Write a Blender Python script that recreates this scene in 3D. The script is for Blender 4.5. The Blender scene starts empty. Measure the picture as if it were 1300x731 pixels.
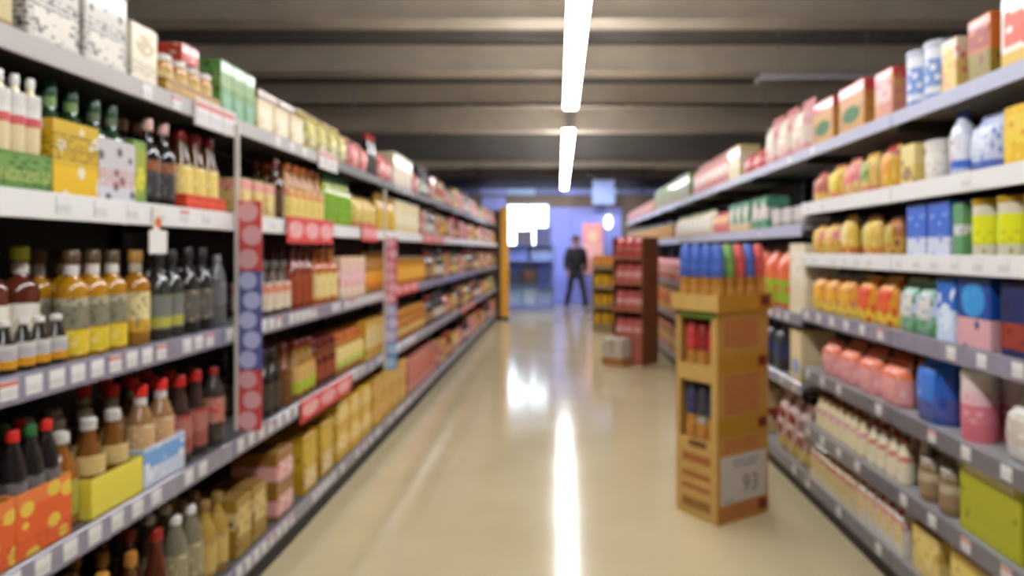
import bpy, bmesh, math, random
from mathutils import Vector, Matrix

# ------------------------------------------------------------------ camera, world, exposure
SC = bpy.context.scene
C = SC.collection
F = 900.0                                   # focal length in pixels of a 1300 wide frame
cam_d = bpy.data.cameras.new('camera')
cam_d.sensor_fit = 'HORIZONTAL'
cam_d.sensor_width = 36.0
cam_d.lens = F / 1300.0 * 36.0
cam_d.shift_x = -60.0 / 1300.0
cam_d.shift_y = -47.5 / 1300.0
cam_d.clip_start = 0.05
cam_d.dof.use_dof = True                    # the photograph is taken far out of focus
cam_d.dof.focus_distance = 0.5
cam_d.dof.aperture_fstop = 5.2
cam = bpy.data.objects.new('camera', cam_d)
cam.location = (0, 0, 1.45)
cam.rotation_euler = (math.pi / 2, 0, 0)
C.objects.link(cam)
SC.camera = cam

world = bpy.data.worlds.new('daylight')
SC.world = world
world.use_nodes = True
wn = world.node_tree.nodes
wn['Background'].inputs['Color'].default_value = (0.78, 0.88, 1.0, 1)
wn['Background'].inputs['Strength'].default_value = 11.0

SC.view_settings.view_transform = 'Standard'
SC.view_settings.look = 'None'
SC.view_settings.exposure = 0.0
SC.view_settings.gamma = 1.0
SC.view_settings.use_curve_mapping = False
SC.cycles.use_denoising = True
SC.cycles.max_bounces = 6
SC.cycles.sample_clamp_indirect = 6.0
LAMP_STRENGTH = 44.0

R = random.Random(7)
ORD = ['first', 'second', 'third', 'fourth', 'fifth', 'sixth', 'seventh', 'eighth', 'ninth', 'tenth', 'eleventh',
       'twelfth', 'thirteenth', 'fourteenth', 'fifteenth', 'sixteenth', 'seventeenth', 'eighteenth', 'nineteenth', 'twentieth']


# ------------------------------------------------------------------ materials
def lin(c):
    out = []
    for v in c[:3]:
        v = v / 255.0
        out.append(v / 12.92 if v <= 0.04045 else ((v + 0.055) / 1.055) ** 2.4)
    return (*out, 1.0)


_m = {}


def mat(c, rough=0.5, metal=0.0, coat=0.0, grain=0.0, gs=40.0):
    """Plain surface with a little procedural unevenness in colour and gloss."""
    key = ('m', tuple(c), rough, metal, coat, grain, gs)
    if key in _m:
        return _m[key]
    m = bpy.data.materials.new('surface')
    m.use_nodes = True
    nt = m.node_tree
    b = nt.nodes['Principled BSDF']
    b.inputs['Roughness'].default_value = rough
    b.inputs['Metallic'].default_value = metal
    b.inputs['Coat Weight'].default_value = coat
    b.inputs['Coat Roughness'].default_value = 0.08
    if grain > 0:
        tc = nt.nodes.new('ShaderNodeTexCoord')
        no = nt.nodes.new('ShaderNodeTexNoise')
        no.inputs['Scale'].default_value = gs
        no.inputs['Detail'].default_value = 3
        nt.links.new(tc.outputs['Object'], no.inputs['Vector'])
        mx = nt.nodes.new('ShaderNodeMix')
        mx.data_type = 'RGBA'
        c2 = [max(0, v * (1 - grain)) for v in c]
        c3 = [min(255, v * (1 + grain)) for v in c]
        mx.inputs['A'].default_value = lin(c2)
        mx.inputs['B'].default_value = lin(c3)
        nt.links.new(no.outputs['Fac'], mx.inputs['Factor'])
        nt.links.new(mx.outputs['Result'], b.inputs['Base Color'])
    else:
        b.inputs['Base Color'].default_value = lin(c)
    _m[key] = m
    return m


def pr(base, band=None, bz=(0.3, 0.6), spot=None, ss=5.0, st=0.36, text=None, tz=(0.1, 0.3), rough=0.4, seed=0):
    """Printed packaging: a ground colour, one colour band, rounded artwork patches and rows of fine print."""
    key = ('p', tuple(base), band and tuple(band), bz, spot and tuple(spot), ss, st, text and tuple(text), tz, rough, seed)
    if key in _m:
        return _m[key]
    m = bpy.data.materials.new('printed_pack')
    m.use_nodes = True
    nt = m.node_tree
    N, L = nt.nodes, nt.links
    b = N['Principled BSDF']
    b.inputs['Roughness'].default_value = rough
    b.inputs['Coat Weight'].default_value = 0.15
    tc = N.new('ShaderNodeTexCoord')
    mp = N.new('ShaderNodeMapping')
    mp.inputs['Location'].default_value = (seed * 1.37, seed * 0.71, seed * 0.33)
    L.new(tc.outputs['Generated'], mp.inputs['Vector'])
    sx = N.new('ShaderNodeSeparateXYZ')
    L.new(tc.outputs['Generated'], sx.inputs['Vector'])

    def mth(op, a, v):
        n = N.new('ShaderNodeMath')
        n.operation = op
        for i, q in enumerate((a, v)):
            if isinstance(q, (int, float)):
                n.inputs[i].default_value = q
            else:
                L.new(q, n.inputs[i])
        return n.outputs[0]

    def mix(fac, a, bcol):
        n = N.new('ShaderNodeMix')
        n.data_type = 'RGBA'
        L.new(fac, n.inputs['Factor'])
        if isinstance(a, tuple):
            n.inputs['A'].default_value = a
        else:
            L.new(a, n.inputs['A'])
        n.inputs['B'].default_value = bcol
        return n.outputs['Result']

    col = lin(base)
    if band:
        col = mix(mth('MULTIPLY', mth('GREATER_THAN', sx.outputs['Z'], bz[0]), mth('LESS_THAN', sx.outputs['Z'], bz[1])), col, lin(band))
    if spot:
        vo = N.new('ShaderNodeTexVoronoi')
        vo.inputs['Scale'].default_value = ss
        L.new(mp.outputs['Vector'], vo.inputs['Vector'])
        col = mix(mth('LESS_THAN', vo.outputs['Distance'], st), col, lin(spot))
    if text:
        wv = N.new('ShaderNodeTexNoise')
        wv.inputs['Scale'].default_value = 14
        L.new(mp.outputs['Vector'], wv.inputs['Vector'])
        rows = mth('GREATER_THAN', mth('FRACT', mth('MULTIPLY', sx.outputs['Z'], 16.0), 0), 0.55)
        zone = mth('MULTIPLY', mth('GREATER_THAN', sx.outputs['Z'], tz[0]), mth('LESS_THAN', sx.outputs['Z'], tz[1]))
        col = mix(mth('MULTIPLY', mth('MULTIPLY', rows, zone), mth('GREATER_THAN', wv.outputs['Fac'], 0.47)), col, lin(text))
    if isinstance(col, tuple):
        b.inputs['Base Color'].default_value = col
    else:
        L.new(col, b.inputs['Base Color'])
    _m[key] = m
    return m


def emit(c, s):
    m = bpy.data.materials.new('lamp_glow')
    m.use_nodes = True
    b = m.node_tree.nodes['Principled BSDF']
    b.inputs['Base Color'].default_value = lin(c)
    b.inputs['Emission Color'].default_value = lin(c)
    b.inputs['Emission Strength'].default_value = s
    return m


def glassy(c):
    return mat(c, 0.12, 0, 0.5)


# ------------------------------------------------------------------ mesh helpers
def finish(bm, name, m, smooth=False):
    me = bpy.data.meshes.new(name)
    bmesh.ops.recalc_face_normals(bm, faces=bm.faces)
    bm.to_mesh(me)
    bm.free()
    if smooth:
        for p in me.polygons:
            p.use_smooth = True
    me.materials.append(m)
    return me


def add_box(bm, x0, x1, y0, y1, z0, z1, bev=0.0):
    r = bmesh.ops.create_cube(bm, size=1.0)
    vs = r['verts']
    for v in vs:
        v.co = Vector((x0 + (v.co.x + 0.5) * (x1 - x0), y0 + (v.co.y + 0.5) * (y1 - y0), z0 + (v.co.z + 0.5) * (z1 - z0)))
    if bev > 0:
        es = list({e for v in vs for e in v.link_edges})
        bmesh.ops.bevel(bm, geom=es, offset=bev, segments=1, affect='EDGES')


def add_lathe(bm, prof, seg=16, cap0=True, cap1=True):
    rings = []
    for r, z in prof:
        rings.append([bm.verts.new((r * math.cos(2 * math.pi * k / seg), r * math.sin(2 * math.pi * k / seg), z)) for k in range(seg)])
    for a, b in zip(rings, rings[1:]):
        for k in range(seg):
            bm.faces.new((a[k], a[(k + 1) % seg], b[(k + 1) % seg], b[k]))
    if cap0:
        bm.faces.new(rings[0][::-1])
    if cap1:
        bm.faces.new(rings[-1])


def add_tube(bm, p, q, r, seg=8):
    p, q = Vector(p), Vector(q)
    d = q - p
    M = Matrix.Translation((p + q) / 2) @ d.to_track_quat('Z', 'Y').to_matrix().to_4x4()
    bmesh.ops.create_cone(bm, cap_ends=True, segments=seg, radius1=r, radius2=r, depth=d.length, matrix=M)


def box_me(name, m, x0, x1, y0, y1, z0, z1, bev=0.0):
    bm = bmesh.new()
    add_box(bm, x0, x1, y0, y1, z0, z1, bev)
    return finish(bm, name, m)


def tube_me(name, m, p, q, r, seg=8):
    bm = bmesh.new()
    add_tube(bm, p, q, r, seg)
    return finish(bm, name, m)


def lathe_me(name, m, prof, seg=16, cap0=True, cap1=True):
    bm = bmesh.new()
    add_lathe(bm, prof, seg, cap0, cap1)
    me = finish(bm, name, m, smooth=True)
    me.set_sharp_from_angle(angle=math.radians(38))
    return me


def oval_me(name, m, x, t, ry, rz, zc, seg=16):
    """A raised oval on a face that looks along +X."""
    bm = bmesh.new()
    a = [bm.verts.new((x, ry * math.cos(2 * math.pi * k / seg), zc + rz * math.sin(2 * math.pi * k / seg))) for k in range(seg)]
    b = [bm.verts.new((x + t, 0.96 * ry * math.cos(2 * math.pi * k / seg), zc + 0.96 * rz * math.sin(2 * math.pi * k / seg))) for k in range(seg)]
    for k in range(seg):
        bm.faces.new((a[k], a[(k + 1) % seg], b[(k + 1) % seg], b[k]))
    bm.faces.new(b)
    bm.faces.new(a[::-1])
    return finish(bm, name, m)


def ob(name, me, parent=None, loc=(0, 0, 0), rz=0.0):
    o = bpy.data.objects.new(name, me)
    C.objects.link(o)
    if parent is not None:
        o.parent = parent
    o.location = loc
    if rz:
        o.rotation_euler = (0, 0, rz)
    return o


def empty(name, loc, rz=0.0):
    return ob(name, None, None, loc, rz)


def tag(o, label, cat, group=None):
    o['label'] = label
    o['category'] = cat
    if group:
        o['group'] = group
    return o


def struct(name, me, loc=(0, 0, 0)):
    o = ob(name, me, None, loc)
    o['kind'] = 'structure'
    return o


# ------------------------------------------------------------------ product prototypes: (name, category, width, depth, height, root mesh, [(part, mesh)])
_pc = {}
PROFILES = {
    'wine_bottle': [(0.86, 0), (1, .02), (1, .56), (.93, .62), (.66, .69), (.42, .74), (.36, .80), (.36, .95), (.41, .955), (.41, .985)],
    'spirit_bottle': [(0.9, 0), (1, .02), (1, .60), (.95, .66), (.72, .71), (.42, .75), (.36, .80), (.36, .90), (.42, .91), (.42, .95)],
    'oil_bottle': [(0.85, 0), (1, .025), (1, .58), (.88, .66), (.62, .74), (.42, .80), (.38, .86), (.38, .94)],
    'sauce_bottle': [(0.85, 0), (1, .03), (1, .46), (.9, .56), (.66, .68), (.46, .80), (.40, .86), (.40, .93)],
    'soda_bottle': [(0.8, 0), (1, .05), (1, .20), (.93, .30), (1, .40), (1, .60), (.84, .74), (.5, .86), (.36, .90), (.36, .93)],
}
CAPZ = {'wine_bottle': (.86, 1.0, .46), 'spirit_bottle': (.88, 1.0, .5), 'oil_bottle': (.88, 1.0, .5), 'sauce_bottle': (.88, 1.0, .52), 'soda_bottle': (.91, 1.0, .46)}


def bottle(kind, h, r, glass, cap, label, lz=(.12, .48), collar=None, bottom=None):
    """collar: paper band round the neck; bottom: second label low on the body."""
    key = ('b', kind, h, r, tuple(glass), tuple(cap), label.name, lz, collar and tuple(collar), bottom and bottom.name)
    if key in _pc:
        return _pc[key]
    prof = [(a * r, b * h) for a, b in PROFILES[kind]]
    root = lathe_me(kind, glassy(glass), prof, 14)
    a, b, cr = CAPZ[kind]
    cr *= r
    parts = [('cap', lathe_me('cap', mat(cap, .35), [(cr * .98, a * h), (cr, a * h + .004), (cr, b * h - .004), (cr * .85, b * h)], 12))]
    e = r + .0009
    parts.append(('label', lathe_me('label', label, [(r - .001, lz[0] * h), (e, lz[0] * h), (e, lz[1] * h), (r - .001, lz[1] * h)], 14, False, False)))
    if bottom:
        parts.append(('lower_label', lathe_me('lower_label', bottom, [(r - .001, .04 * h), (e, .04 * h), (e, (lz[0] - .015) * h), (r - .001, (lz[0] - .015) * h)], 14, False, False)))
    if collar:
        n = .40 * r
        parts.append(('neck_label', lathe_me('neck_label', mat(collar, .4), [(n * .9, .77 * h), (n * 1.12, .775 * h), (n * 1.12, .86 * h), (n * .9, .865 * h)], 12, False, False)))
    _pc[key] = (kind, 'bottle', 2 * r, 2 * r, h, root, parts)
    return _pc[key]


def jar(h, r, content, lid, label, name='jar', lz=(.18, .68)):
    key = ('j', name, h, r, tuple(content), tuple(lid), label.name, lz)
    if key in _pc:
        return _pc[key]
    root = lathe_me(name, glassy(content), [(.88 * r, 0), (r, .04 * h), (r, .74 * h), (.9 * r, .82 * h), (.84 * r, .84 * h), (.84 * r, .9 * h)], 14)
    lr = .92 * r
    parts = [('lid', lathe_me('lid', mat(lid, .3), [(lr, .83 * h), (lr * 1.02, .85 * h), (lr * 1.02, .97 * h), (lr * .93, h)], 14)),
             ('label', lathe_me('label', label, [(r - .001, lz[0] * h), (r + .0009, lz[0] * h), (r + .0009, lz[1] * h), (r - .001, lz[1] * h)], 14, False, False))]
    _pc[key] = (name, 'jar', 2 * r, 2 * r, h, root, parts)
    return _pc[key]


def can(h, r, body, label):
    key = ('c', h, r, tuple(body), label.name)
    if key in _pc:
        return _pc[key]
    root = lathe_me('food_can', mat(body, .3, .8), [(.94 * r, 0), (r, .02 * h), (.97 * r, .05 * h), (.97 * r, .95 * h), (r, .98 * h), (.95 * r, h), (.9 * r, .975 * h)], 14)
    parts = [('label', lathe_me('label', label, [(.96 * r, .07 * h), (r * .985, .07 * h), (r * .985, .93 * h), (.96 * r, .93 * h)], 14, False, False))]
    _pc[key] = ('food_can', 'can', 2 * r, 2 * r, h, root, parts)
    return _pc[key]


def box(w, d, h, body, label=None, shape='oval', name='carton', flap=None, lz=(.35, .85)):
    """Folding carton; front looks along +X.  shape: oval / panel / band."""
    key = ('x', name, w, d, h, body.name, label and label.name, shape, flap and tuple(flap), lz)
    if key in _pc:
        return _pc[key]
    bv = min(.004, .06 * min(w, d, h))
    bm = bmesh.new()
    add_box(bm, -d / 2, d / 2, -w / 2, w / 2, 0, h - .003, bv)
    root = finish(bm, name, body)
    parts = []
    fm = mat(flap, .5) if flap else body
    bm = bmesh.new()                                         # the tucked top flap: two leaves with a seam between them
    add_box(bm, -d / 2 + .003, -.002, -w / 2 + .003, w / 2 - .003, h - .003, h)
    add_box(bm, .002, d / 2 - .003, -w / 2 + .003, w / 2 - .003, h - .003, h)
    parts.append(('top_flap', finish(bm, 'top_flap', fm)))
    if label:
        zc, rz = (lz[0] + lz[1]) / 2 * h, (lz[1] - lz[0]) / 2 * h
        if shape == 'oval':
            parts.append(('front_label', oval_me('front_label', label, d / 2 - .0005, .0015, .36 * w, rz, zc)))
        elif shape == 'panel':
            parts.append(('front_label', box_me('front_label', label, d / 2 - .0005, d / 2 + .001, -.40 * w, .40 * w, lz[0] * h, lz[1] * h)))
        else:
            e = .0008
            bm = bmesh.new()
            add_box(bm, -d / 2 - e, d / 2 + e, -w / 2 - e, w / 2 + e, lz[0] * h, lz[1] * h)
            parts.append(('paper_band', finish(bm, 'paper_band', label)))
    _pc[key] = (name, 'box', w, d, h, root, parts)
    return _pc[key]


def pouch(w, d, h, body, label=None, seal=None, name='snack_bag', lz=(.3, .75)):
    """Pillow bag: bulging front and back, crimped flat seal on top."""
    key = ('k', name, w, d, h, body.name, label and label.name, seal and tuple(seal), lz)
    if key in _pc:
        return _pc[key]

    def bulge(u, v):                                         # u across -1..1, v up 0..1
        return d / 2 * (max(0, 1 - abs(u) ** 5) ** .5) * (.82 + .18 * math.sin(math.pi * min(1, v + .1))) * (1 if v < .78 else max(.08, 1 - ((v - .78) / .22) ** 1.4 * .92))
    bm = bmesh.new()
    nu, nv = 8, 8
    H = h * .93
    sides = []
    for s in (1, -1):
        sides.append([[bm.verts.new((s * max(.001, bulge(-1 + 2 * i / nu, j / nv)), w / 2 * (-1 + 2 * i / nu) * (1 - .05 * (j / nv)), H * j / nv)) for i in range(nu + 1)] for j in range(nv + 1)])
    for g in sides:
        for j in range(nv):
            for i in range(nu):
                bm.faces.new((g[j][i], g[j][i + 1], g[j + 1][i + 1], g[j + 1][i]))
    a, b = sides
    for j in range(nv):
        bm.faces.new((a[j][0], a[j + 1][0], b[j + 1][0], b[j][0]))
        bm.faces.new((a[j][nu], b[j][nu], b[j + 1][nu], a[j + 1][nu]))
    for i in range(nu):
        bm.faces.new((a[0][i], b[0][i], b[0][i + 1], a[0][i + 1]))
    root = finish(bm, name, body)
    for p in root.polygons:
        p.use_smooth = True
    parts = []
    bm = bmesh.new()
    n = 12                                                   # crimped seal: zigzag strip
    ww = w * .95
    top = []
    for s in (.0012, -.0012):
        top.append([[bm.verts.new((s + (.0012 if i % 2 else -.0012), ww * (-.5 + i / n), z)) for i in range(n + 1)] for z in (H - .004, h)])
    for t in top:
        for i in range(n):
            bm.faces.new((t[0][i], t[0][i + 1], t[1][i + 1], t[1][i]))
    for i in range(n):
        bm.faces.new((top[0][1][i], top[0][1][i + 1], top[1][1][i + 1], top[1][1][i]))
    parts.append(('seal', finish(bm, 'seal', mat(seal, .4) if seal else body)))
    if label:
        bm = bmesh.new()
        g = []
        m2 = 6
        for j in range(m2 + 1):
            v = lz[0] + (lz[1] - lz[0]) * j / m2
            g.append([bm.verts.new((bulge(-.7 + 1.4 * i / m2, v / .93) + .0022, w / 2 * (-.7 + 1.4 * i / m2), v * h)) for i in range(m2 + 1)])
        for j in range(m2):
            for i in range(m2):
                bm.faces.new((g[j][i], g[j][i + 1], g[j + 1][i + 1], g[j + 1][i]))
        parts.append(('front_label', finish(bm, 'front_label', label)))
    _pc[key] = (name, 'bag', w, d, h, root, parts)
    return _pc[key]


def gable(w, d, h, body, cap, label=None, name='drink_carton'):
    key = ('g', name, w, d, h, body.name, tuple(cap), label and label.name)
    if key in _pc:
        return _pc[key]
    bm = bmesh.new()
    z1, z2 = .78 * h, .93 * h
    a = [bm.verts.new(p) for p in ((-d / 2, -w / 2, 0), (d / 2, -w / 2, 0), (d / 2, w / 2, 0), (-d / 2, w / 2, 0))]
    b = [bm.verts.new((v.co.x, v.co.y, z1)) for v in a]
    t = [bm.verts.new((sx * .004, sy * w / 2, z2)) for sx, sy in ((-1, -1), (1, -1), (1, 1), (-1, 1))]
    u = [bm.verts.new((v.co.x, v.co.y, h)) for v in t]
    bm.faces.new(a[::-1])
    for lo, hi in ((a, b), (b, t), (t, u)):
        for k in range(4):
            bm.faces.new((lo[k], lo[(k + 1) % 4], hi[(k + 1) % 4], hi[k]))
    bm.faces.new(u)
    root = finish(bm, name, body)
    bm = bmesh.new()
    M = Matrix.Translation((d * .27, 0, .865 * h)) @ Matrix.Rotation(math.radians(50), 4, 'Y')
    bmesh.ops.create_cone(bm, cap_ends=True, segments=12, radius1=.014, radius2=.013, depth=.02, matrix=M)
    parts = [('cap', finish(bm, 'cap', mat(cap, .35)))]
    if label:
        parts.append(('front_label', box_me('front_label', label, d / 2 - .0005, d / 2 + .001, -.42 * w, .42 * w, .25 * h, .62 * h)))
    _pc[key] = (name, 'carton', w, d, h, root, parts)
    return _pc[key]


def canister(h, r, body, lid, label, name='canister'):
    key = ('n', name, h, r, body.name, tuple(lid), label.name)
    if key in _pc:
        return _pc[key]
    root = lathe_me(name, body, [(.97 * r, 0), (r, .01), (r, .9 * h), (.96 * r, .905 * h)], 16)
    parts = [('lid', lathe_me('lid', mat(lid, .35), [(r * 1.02, .88 * h), (r * 1.04, .89 * h), (r * 1.04, .985 * h), (r * .95, h)], 16)),
             ('label', lathe_me('label', label, [(r - .001, .25 * h), (r + .001, .25 * h), (r + .001, .7 * h), (r - .001, .7 * h)], 16, False, False))]
    _pc[key] = (name, 'canister', 2 * r, 2 * r, h, root, parts)
    return _pc[key]


def put(proto, x, y, z, rz):
    name, cat, w, d, h, root, parts = proto
    o = ob(name, root, None, (x, y, z), rz)
    for pn, pm in parts:
        ob(pn, pm, o)
    o['category'] = cat
    return o


# ------------------------------------------------------------------ shelving
STEEL = mat((58, 56, 54), .45, .3, 0, .1, 30)
BLACK = mat((26, 25, 25), .6, 0, 0, .15, 20)
SHELF = mat((92, 90, 90), .45, .2, 0, .08, 25)
SHELF_R = mat((150, 148, 148), .45, .1, 0, .08, 25)
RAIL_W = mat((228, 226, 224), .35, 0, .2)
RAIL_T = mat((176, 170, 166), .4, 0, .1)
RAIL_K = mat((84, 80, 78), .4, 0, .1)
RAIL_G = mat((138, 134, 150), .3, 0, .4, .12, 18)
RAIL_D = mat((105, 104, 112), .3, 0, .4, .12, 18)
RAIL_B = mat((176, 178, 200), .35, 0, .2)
TAG = pr((226, 223, 220), None, (.3, .6), None, 5, .3, (150, 148, 150), (.1, .5), .5)
TAG2 = pr((226, 223, 220), (208, 120, 110), (.7, .95), None, 5, .3, (150, 148, 150), (.1, .5), .5)
PX_L, PX_R = -1.30, 1.42
tag_me = box_me('price_tag', TAG, -.0012, .0012, -.027, .027, -.023, .023)
tag_me2 = box_me('price_tag', TAG2, -.0012, .0012, -.027, .027, -.023, .023)

LL = [0.18, 0.69, 1.15, 1.595, 1.975]                       # drinks shelving levels
RL = [0.16, 0.456, 0.776, 1.11, 1.43, 1.72, 2.03]           # grocery shelving, the two first bays
RF = [0.16, 0.66, 1.07, 1.60, 2.03]                         # grocery shelving beyond
LN = ['bottom', 'fourth', 'third', 'second', 'top']
RN = ['bottom', 'sixth', 'fifth', 'fourth', 'third', 'second', 'top']
FN = ['bottom', 'fourth', 'third', 'second', 'top']


def bay(side, y0, y1, levels, rails, label, tags, zback):
    """One shelving bay; side -1 = drinks side (opens to +X), side +1 = grocery side."""
    s = -1 if side < 0 else 1
    xf = PX_L if s < 0 else PX_R
    dep = .46
    root = empty('shelving_bay', (xf, y0, 0))
    tag(root, label, 'shelf', 'drinks shelving bays' if s < 0 else 'grocery shelving bays')
    Lh = y1 - y0

    def bx(name, m, a, b, c, d, e, f, parent=root, bev=0.0):  # a,b measured from the front edge inwards
        xa, xb = sorted((s * a, s * b))
        return ob(name, box_me(name, m, xa, xb, c, d, e, f, bev), parent)
    bx('back_panel', BLACK, dep, dep + .02, .0, Lh, .0, zback)
    bx('upright', STEEL, dep - .045, dep - .001, .001, .03, 0, zback)
    bx('upright', STEEL, dep - .045, dep - .001, Lh - .03, Lh - .001, 0, zback)
    bx('plinth', BLACK, .03, .05, .002, Lh - .002, 0, levels[0] - .08)
    for i, z in enumerate(levels):
        sh = bx('shelf', SHELF if s < 0 else SHELF_R, .004, dep - .046, .003, Lh - .003, z - .028, z, root, .002)
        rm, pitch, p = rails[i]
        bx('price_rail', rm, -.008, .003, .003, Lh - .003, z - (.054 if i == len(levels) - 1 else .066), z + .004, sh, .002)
        if i:
            bx('bracket', STEEL, .03, dep - .046, .004, .012, z - .075, z - .029, sh)
            bx('bracket', STEEL, .03, dep - .046, Lh - .012, Lh - .004, z - .075, z - .029, sh)
        if tags:
            n = int(Lh / pitch)
            for k in range(n):
                if R.random() < p:
                    ob('price_tag', tag_me if R.random() < .8 else tag_me2, sh, (-s * .0095, (k + .5) * Lh / n, z - .028))
    return root


# ------------------------------------------------------------------ placing products in blocks
ITEMS = []                                                  # (object, description, shelf words, bay words, row, y)


def bay_of(side, y):
    if side < 0:
        k = max(0, int((y - 1.62) // 1.2))
        return ORD[k] + ' bay'
    if y < 3.02:
        return 'first bay'
    if y < 4.14:
        return 'second bay'
    return ORD[2 + int((y - 4.14) // 1.2)] + ' bay'


def shelf_words(side, z):
    if side < 0:
        return LN[min(range(5), key=lambda i: abs(LL[i] - z))] + ' drinks shelf'
    return None


def row(side, z, sw, y0, y1, proto, desc, rows=1, gap=.006, setb=.02, stack=1, n=None, jitter=.004, rise=0.0, grp=None):
    w, d, h = proto[2], proto[3], proto[4]
    s = -1 if side < 0 else 1
    xf = PX_L if s < 0 else PX_R
    k = n or max(1, int((y1 - y0 + gap) / (w + gap)))
    pitch = (y1 - y0) / k
    if pitch < w:
        pitch = w + .001
    for r in range(rows):
        depth = setb + d / 2 + r * (d + .008)
        if depth + d / 2 > .41:
            break
        for i in range(k):
            y = y0 + (i + .5) * pitch + R.uniform(-1, 1) * min(jitter, max(0, (pitch - w) / 2 - .0005))
            for q in range(stack):
                rz = (0 if s < 0 else math.pi)
                o = put(proto, xf + s * (depth + R.uniform(0, .004)), y, z + .0006 + rise + q * (h + .0005), rz)
                o['group'] = grp or (desc + ' row')
                ITEMS.append((o, desc, sw, bay_of(side, y), r * 10 + q, y))


def LY(px):
    return F * 1.33 / (710 - px)


def RY(px):
    return F * 1.45 / (px - 710)


def L(level, p0, p1, proto, desc, **k):
    row(-1, LL[level], LN[level] + ' drinks shelf', LY(p0), LY(p1), proto, desc, **k)


def G(level, p1, p0, proto, desc, **k):                     # pixel columns from far (p1) to near (p0)
    row(1, RL[level], RN[level] + ' grocery shelf', RY(p0), RY(p1), proto, desc, **k)


def tray(side, z, y0, y1, dep, lip, m, label, setb=.012, name='display_tray', inner=None):
    """Open shelf-ready carton: floor, back, two sides and a front lip."""
    s = -1 if side < 0 else 1
    xf = PX_L if s < 0 else PX_R
    w = y1 - y0
    t = .004
    root = empty(name, (xf + s * (setb + dep / 2), (y0 + y1) / 2, z + .0005), 0 if s < 0 else math.pi)
    kraft = mat((150, 112, 66), .8, 0, 0, .1, 30)
    ob('tray_floor', box_me('tray_floor', kraft, -dep / 2, dep / 2, -w / 2, w / 2, 0, t), root)
    ob('front_lip', box_me('front_lip', m, dep / 2 - t, dep / 2, -w / 2, w / 2, t, lip), root)
    ob('back_wall', box_me('back_wall', inner or m, -dep / 2, -dep / 2 + t, -w / 2, w / 2, t, lip * 1.1), root)
    for sy in (-1, 1):
        a, b = sorted((sy * w / 2, sy * (w / 2 - t)))
        ob('side_wall', box_me('side_wall', inner or m, -dep / 2 + t, dep / 2 - t, a, b, t, lip), root)
    tag(root, label, 'tray')
    return t + .001


def trayed(side, level, y0, y1, proto, desc, lip, m, tlabel, rows=2, n=None, setb=.012):
    z = (LL if side < 0 else RL)[level]
    sw = (LN[level] + ' drinks shelf') if side < 0 else (RN[level] + ' grocery shelf')
    d = proto[3]
    dep = rows * (d + .008) + .014
    rise = tray(side, z, y0, y1, dep, lip, m, tlabel, setb)
    row(side, z, sw, y0 + .008, y1 - .008, proto, desc, rows=rows, n=n, setb=setb + .008, rise=rise)


# ------------------------------------------------------------------ the hall: floor, walls, ceiling
def floor_mat():
    m = bpy.data.materials.new('polished_floor')
    m.use_nodes = True
    N, K = m.node_tree.nodes, m.node_tree.links
    b = N['Principled BSDF']
    tc = N.new('ShaderNodeTexCoord')
    no = N.new('ShaderNodeTexNoise')
    no.inputs['Scale'].default_value = 1.6
    no.inputs['Detail'].default_value = 5
    n2 = N.new('ShaderNodeTexNoise')
    n2.inputs['Scale'].default_value = 60
    n2.inputs['Detail'].default_value = 2
    for q in (no, n2):
        K.new(tc.outputs['Object'], q.inputs['Vector'])
    mx = N.new('ShaderNodeMix')
    mx.data_type = 'RGBA'
    mx.inputs['A'].default_value = lin((184, 168, 130))
    mx.inputs['B'].default_value = lin((204, 188, 150))
    K.new(no.outputs['Fac'], mx.inputs['Factor'])
    K.new(mx.outputs['Result'], b.inputs['Base Color'])
    rr = N.new('ShaderNodeMapRange')
    rr.inputs['To Min'].default_value = .09
    rr.inputs['To Max'].default_value = .18
    K.new(no.outputs['Fac'], rr.inputs['Value'])
    K.new(rr.outputs['Result'], b.inputs['Roughness'])
    b.inputs['IOR'].default_value = 1.5
    return m


struct('floor', box_me('floor', floor_mat(), -6, 6, -3.5, 19.3, -.1, 0))
CEIL = mat((128, 126, 124), .8, 0, 0, .12, 2)
DARK = mat((58, 55, 52), .7, 0, 0, .15, 3)
BEAM = mat((232, 222, 206), .7, 0, 0, .08, 3)
WALL = mat((128, 112, 98), .8, 0, 0, .08, 4)
# ceiling: trapezoid steel decking, ribs across the aisle
bm = bmesh.new()
pts, y = [], -3.5
while y < 19.3:
    for dy, z in ((0, 3.72), (.10, 3.72), (.13, 3.66), (.22, 3.66), (.25, 3.72)):
        pts.append((min(y + dy, 19.3), z))
    y += .25
va = [(bm.verts.new((-6, a, b)), bm.verts.new((6, a, b))) for a, b in pts]
for p, q in zip(va, va[1:]):
    if (p[0].co - q[0].co).length > 1e-5:
        bm.faces.new((p[0], p[1], q[1], q[0]))
add_box(bm, -6, 6, -3.5, 19.3, 3.75, 3.85)
struct('ceiling', finish(bm, 'ceiling', CEIL))
for i, (yy, h, t) in enumerate([(2.9, .26, .3), (6.35, .18, .3), (7.75, .28, .30), (9.5, .27, .26), (10.75, .41, .30), (17.6, .16, .2)]):
    bm = bmesh.new()                                         # I-section cross beam
    z0, z1 = 3.655 - h, 3.655
    add_box(bm, -5.98, 5.98, yy - t / 2, yy + t / 2, z0, z0 + .03)
    add_box(bm, -5.98, 5.98, yy - t / 2, yy + t / 2, z1 - .03, z1)
    add_box(bm, -5.98, 5.98, yy - t / 2 + .02, yy + t / 2 - .02, z0 + .03, z1 - .03)
    struct('trim_%d' % (i + 1), finish(bm, 'trim', BEAM))
struct('wall_left', box_me('wall_left', WALL, -6.15, -6, -3.5, 19.3, 0, 3.85))
struct('wall_right', box_me('wall_right', WALL, 6, 6.15, -3.5, 19.3, 0, 3.85))
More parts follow.
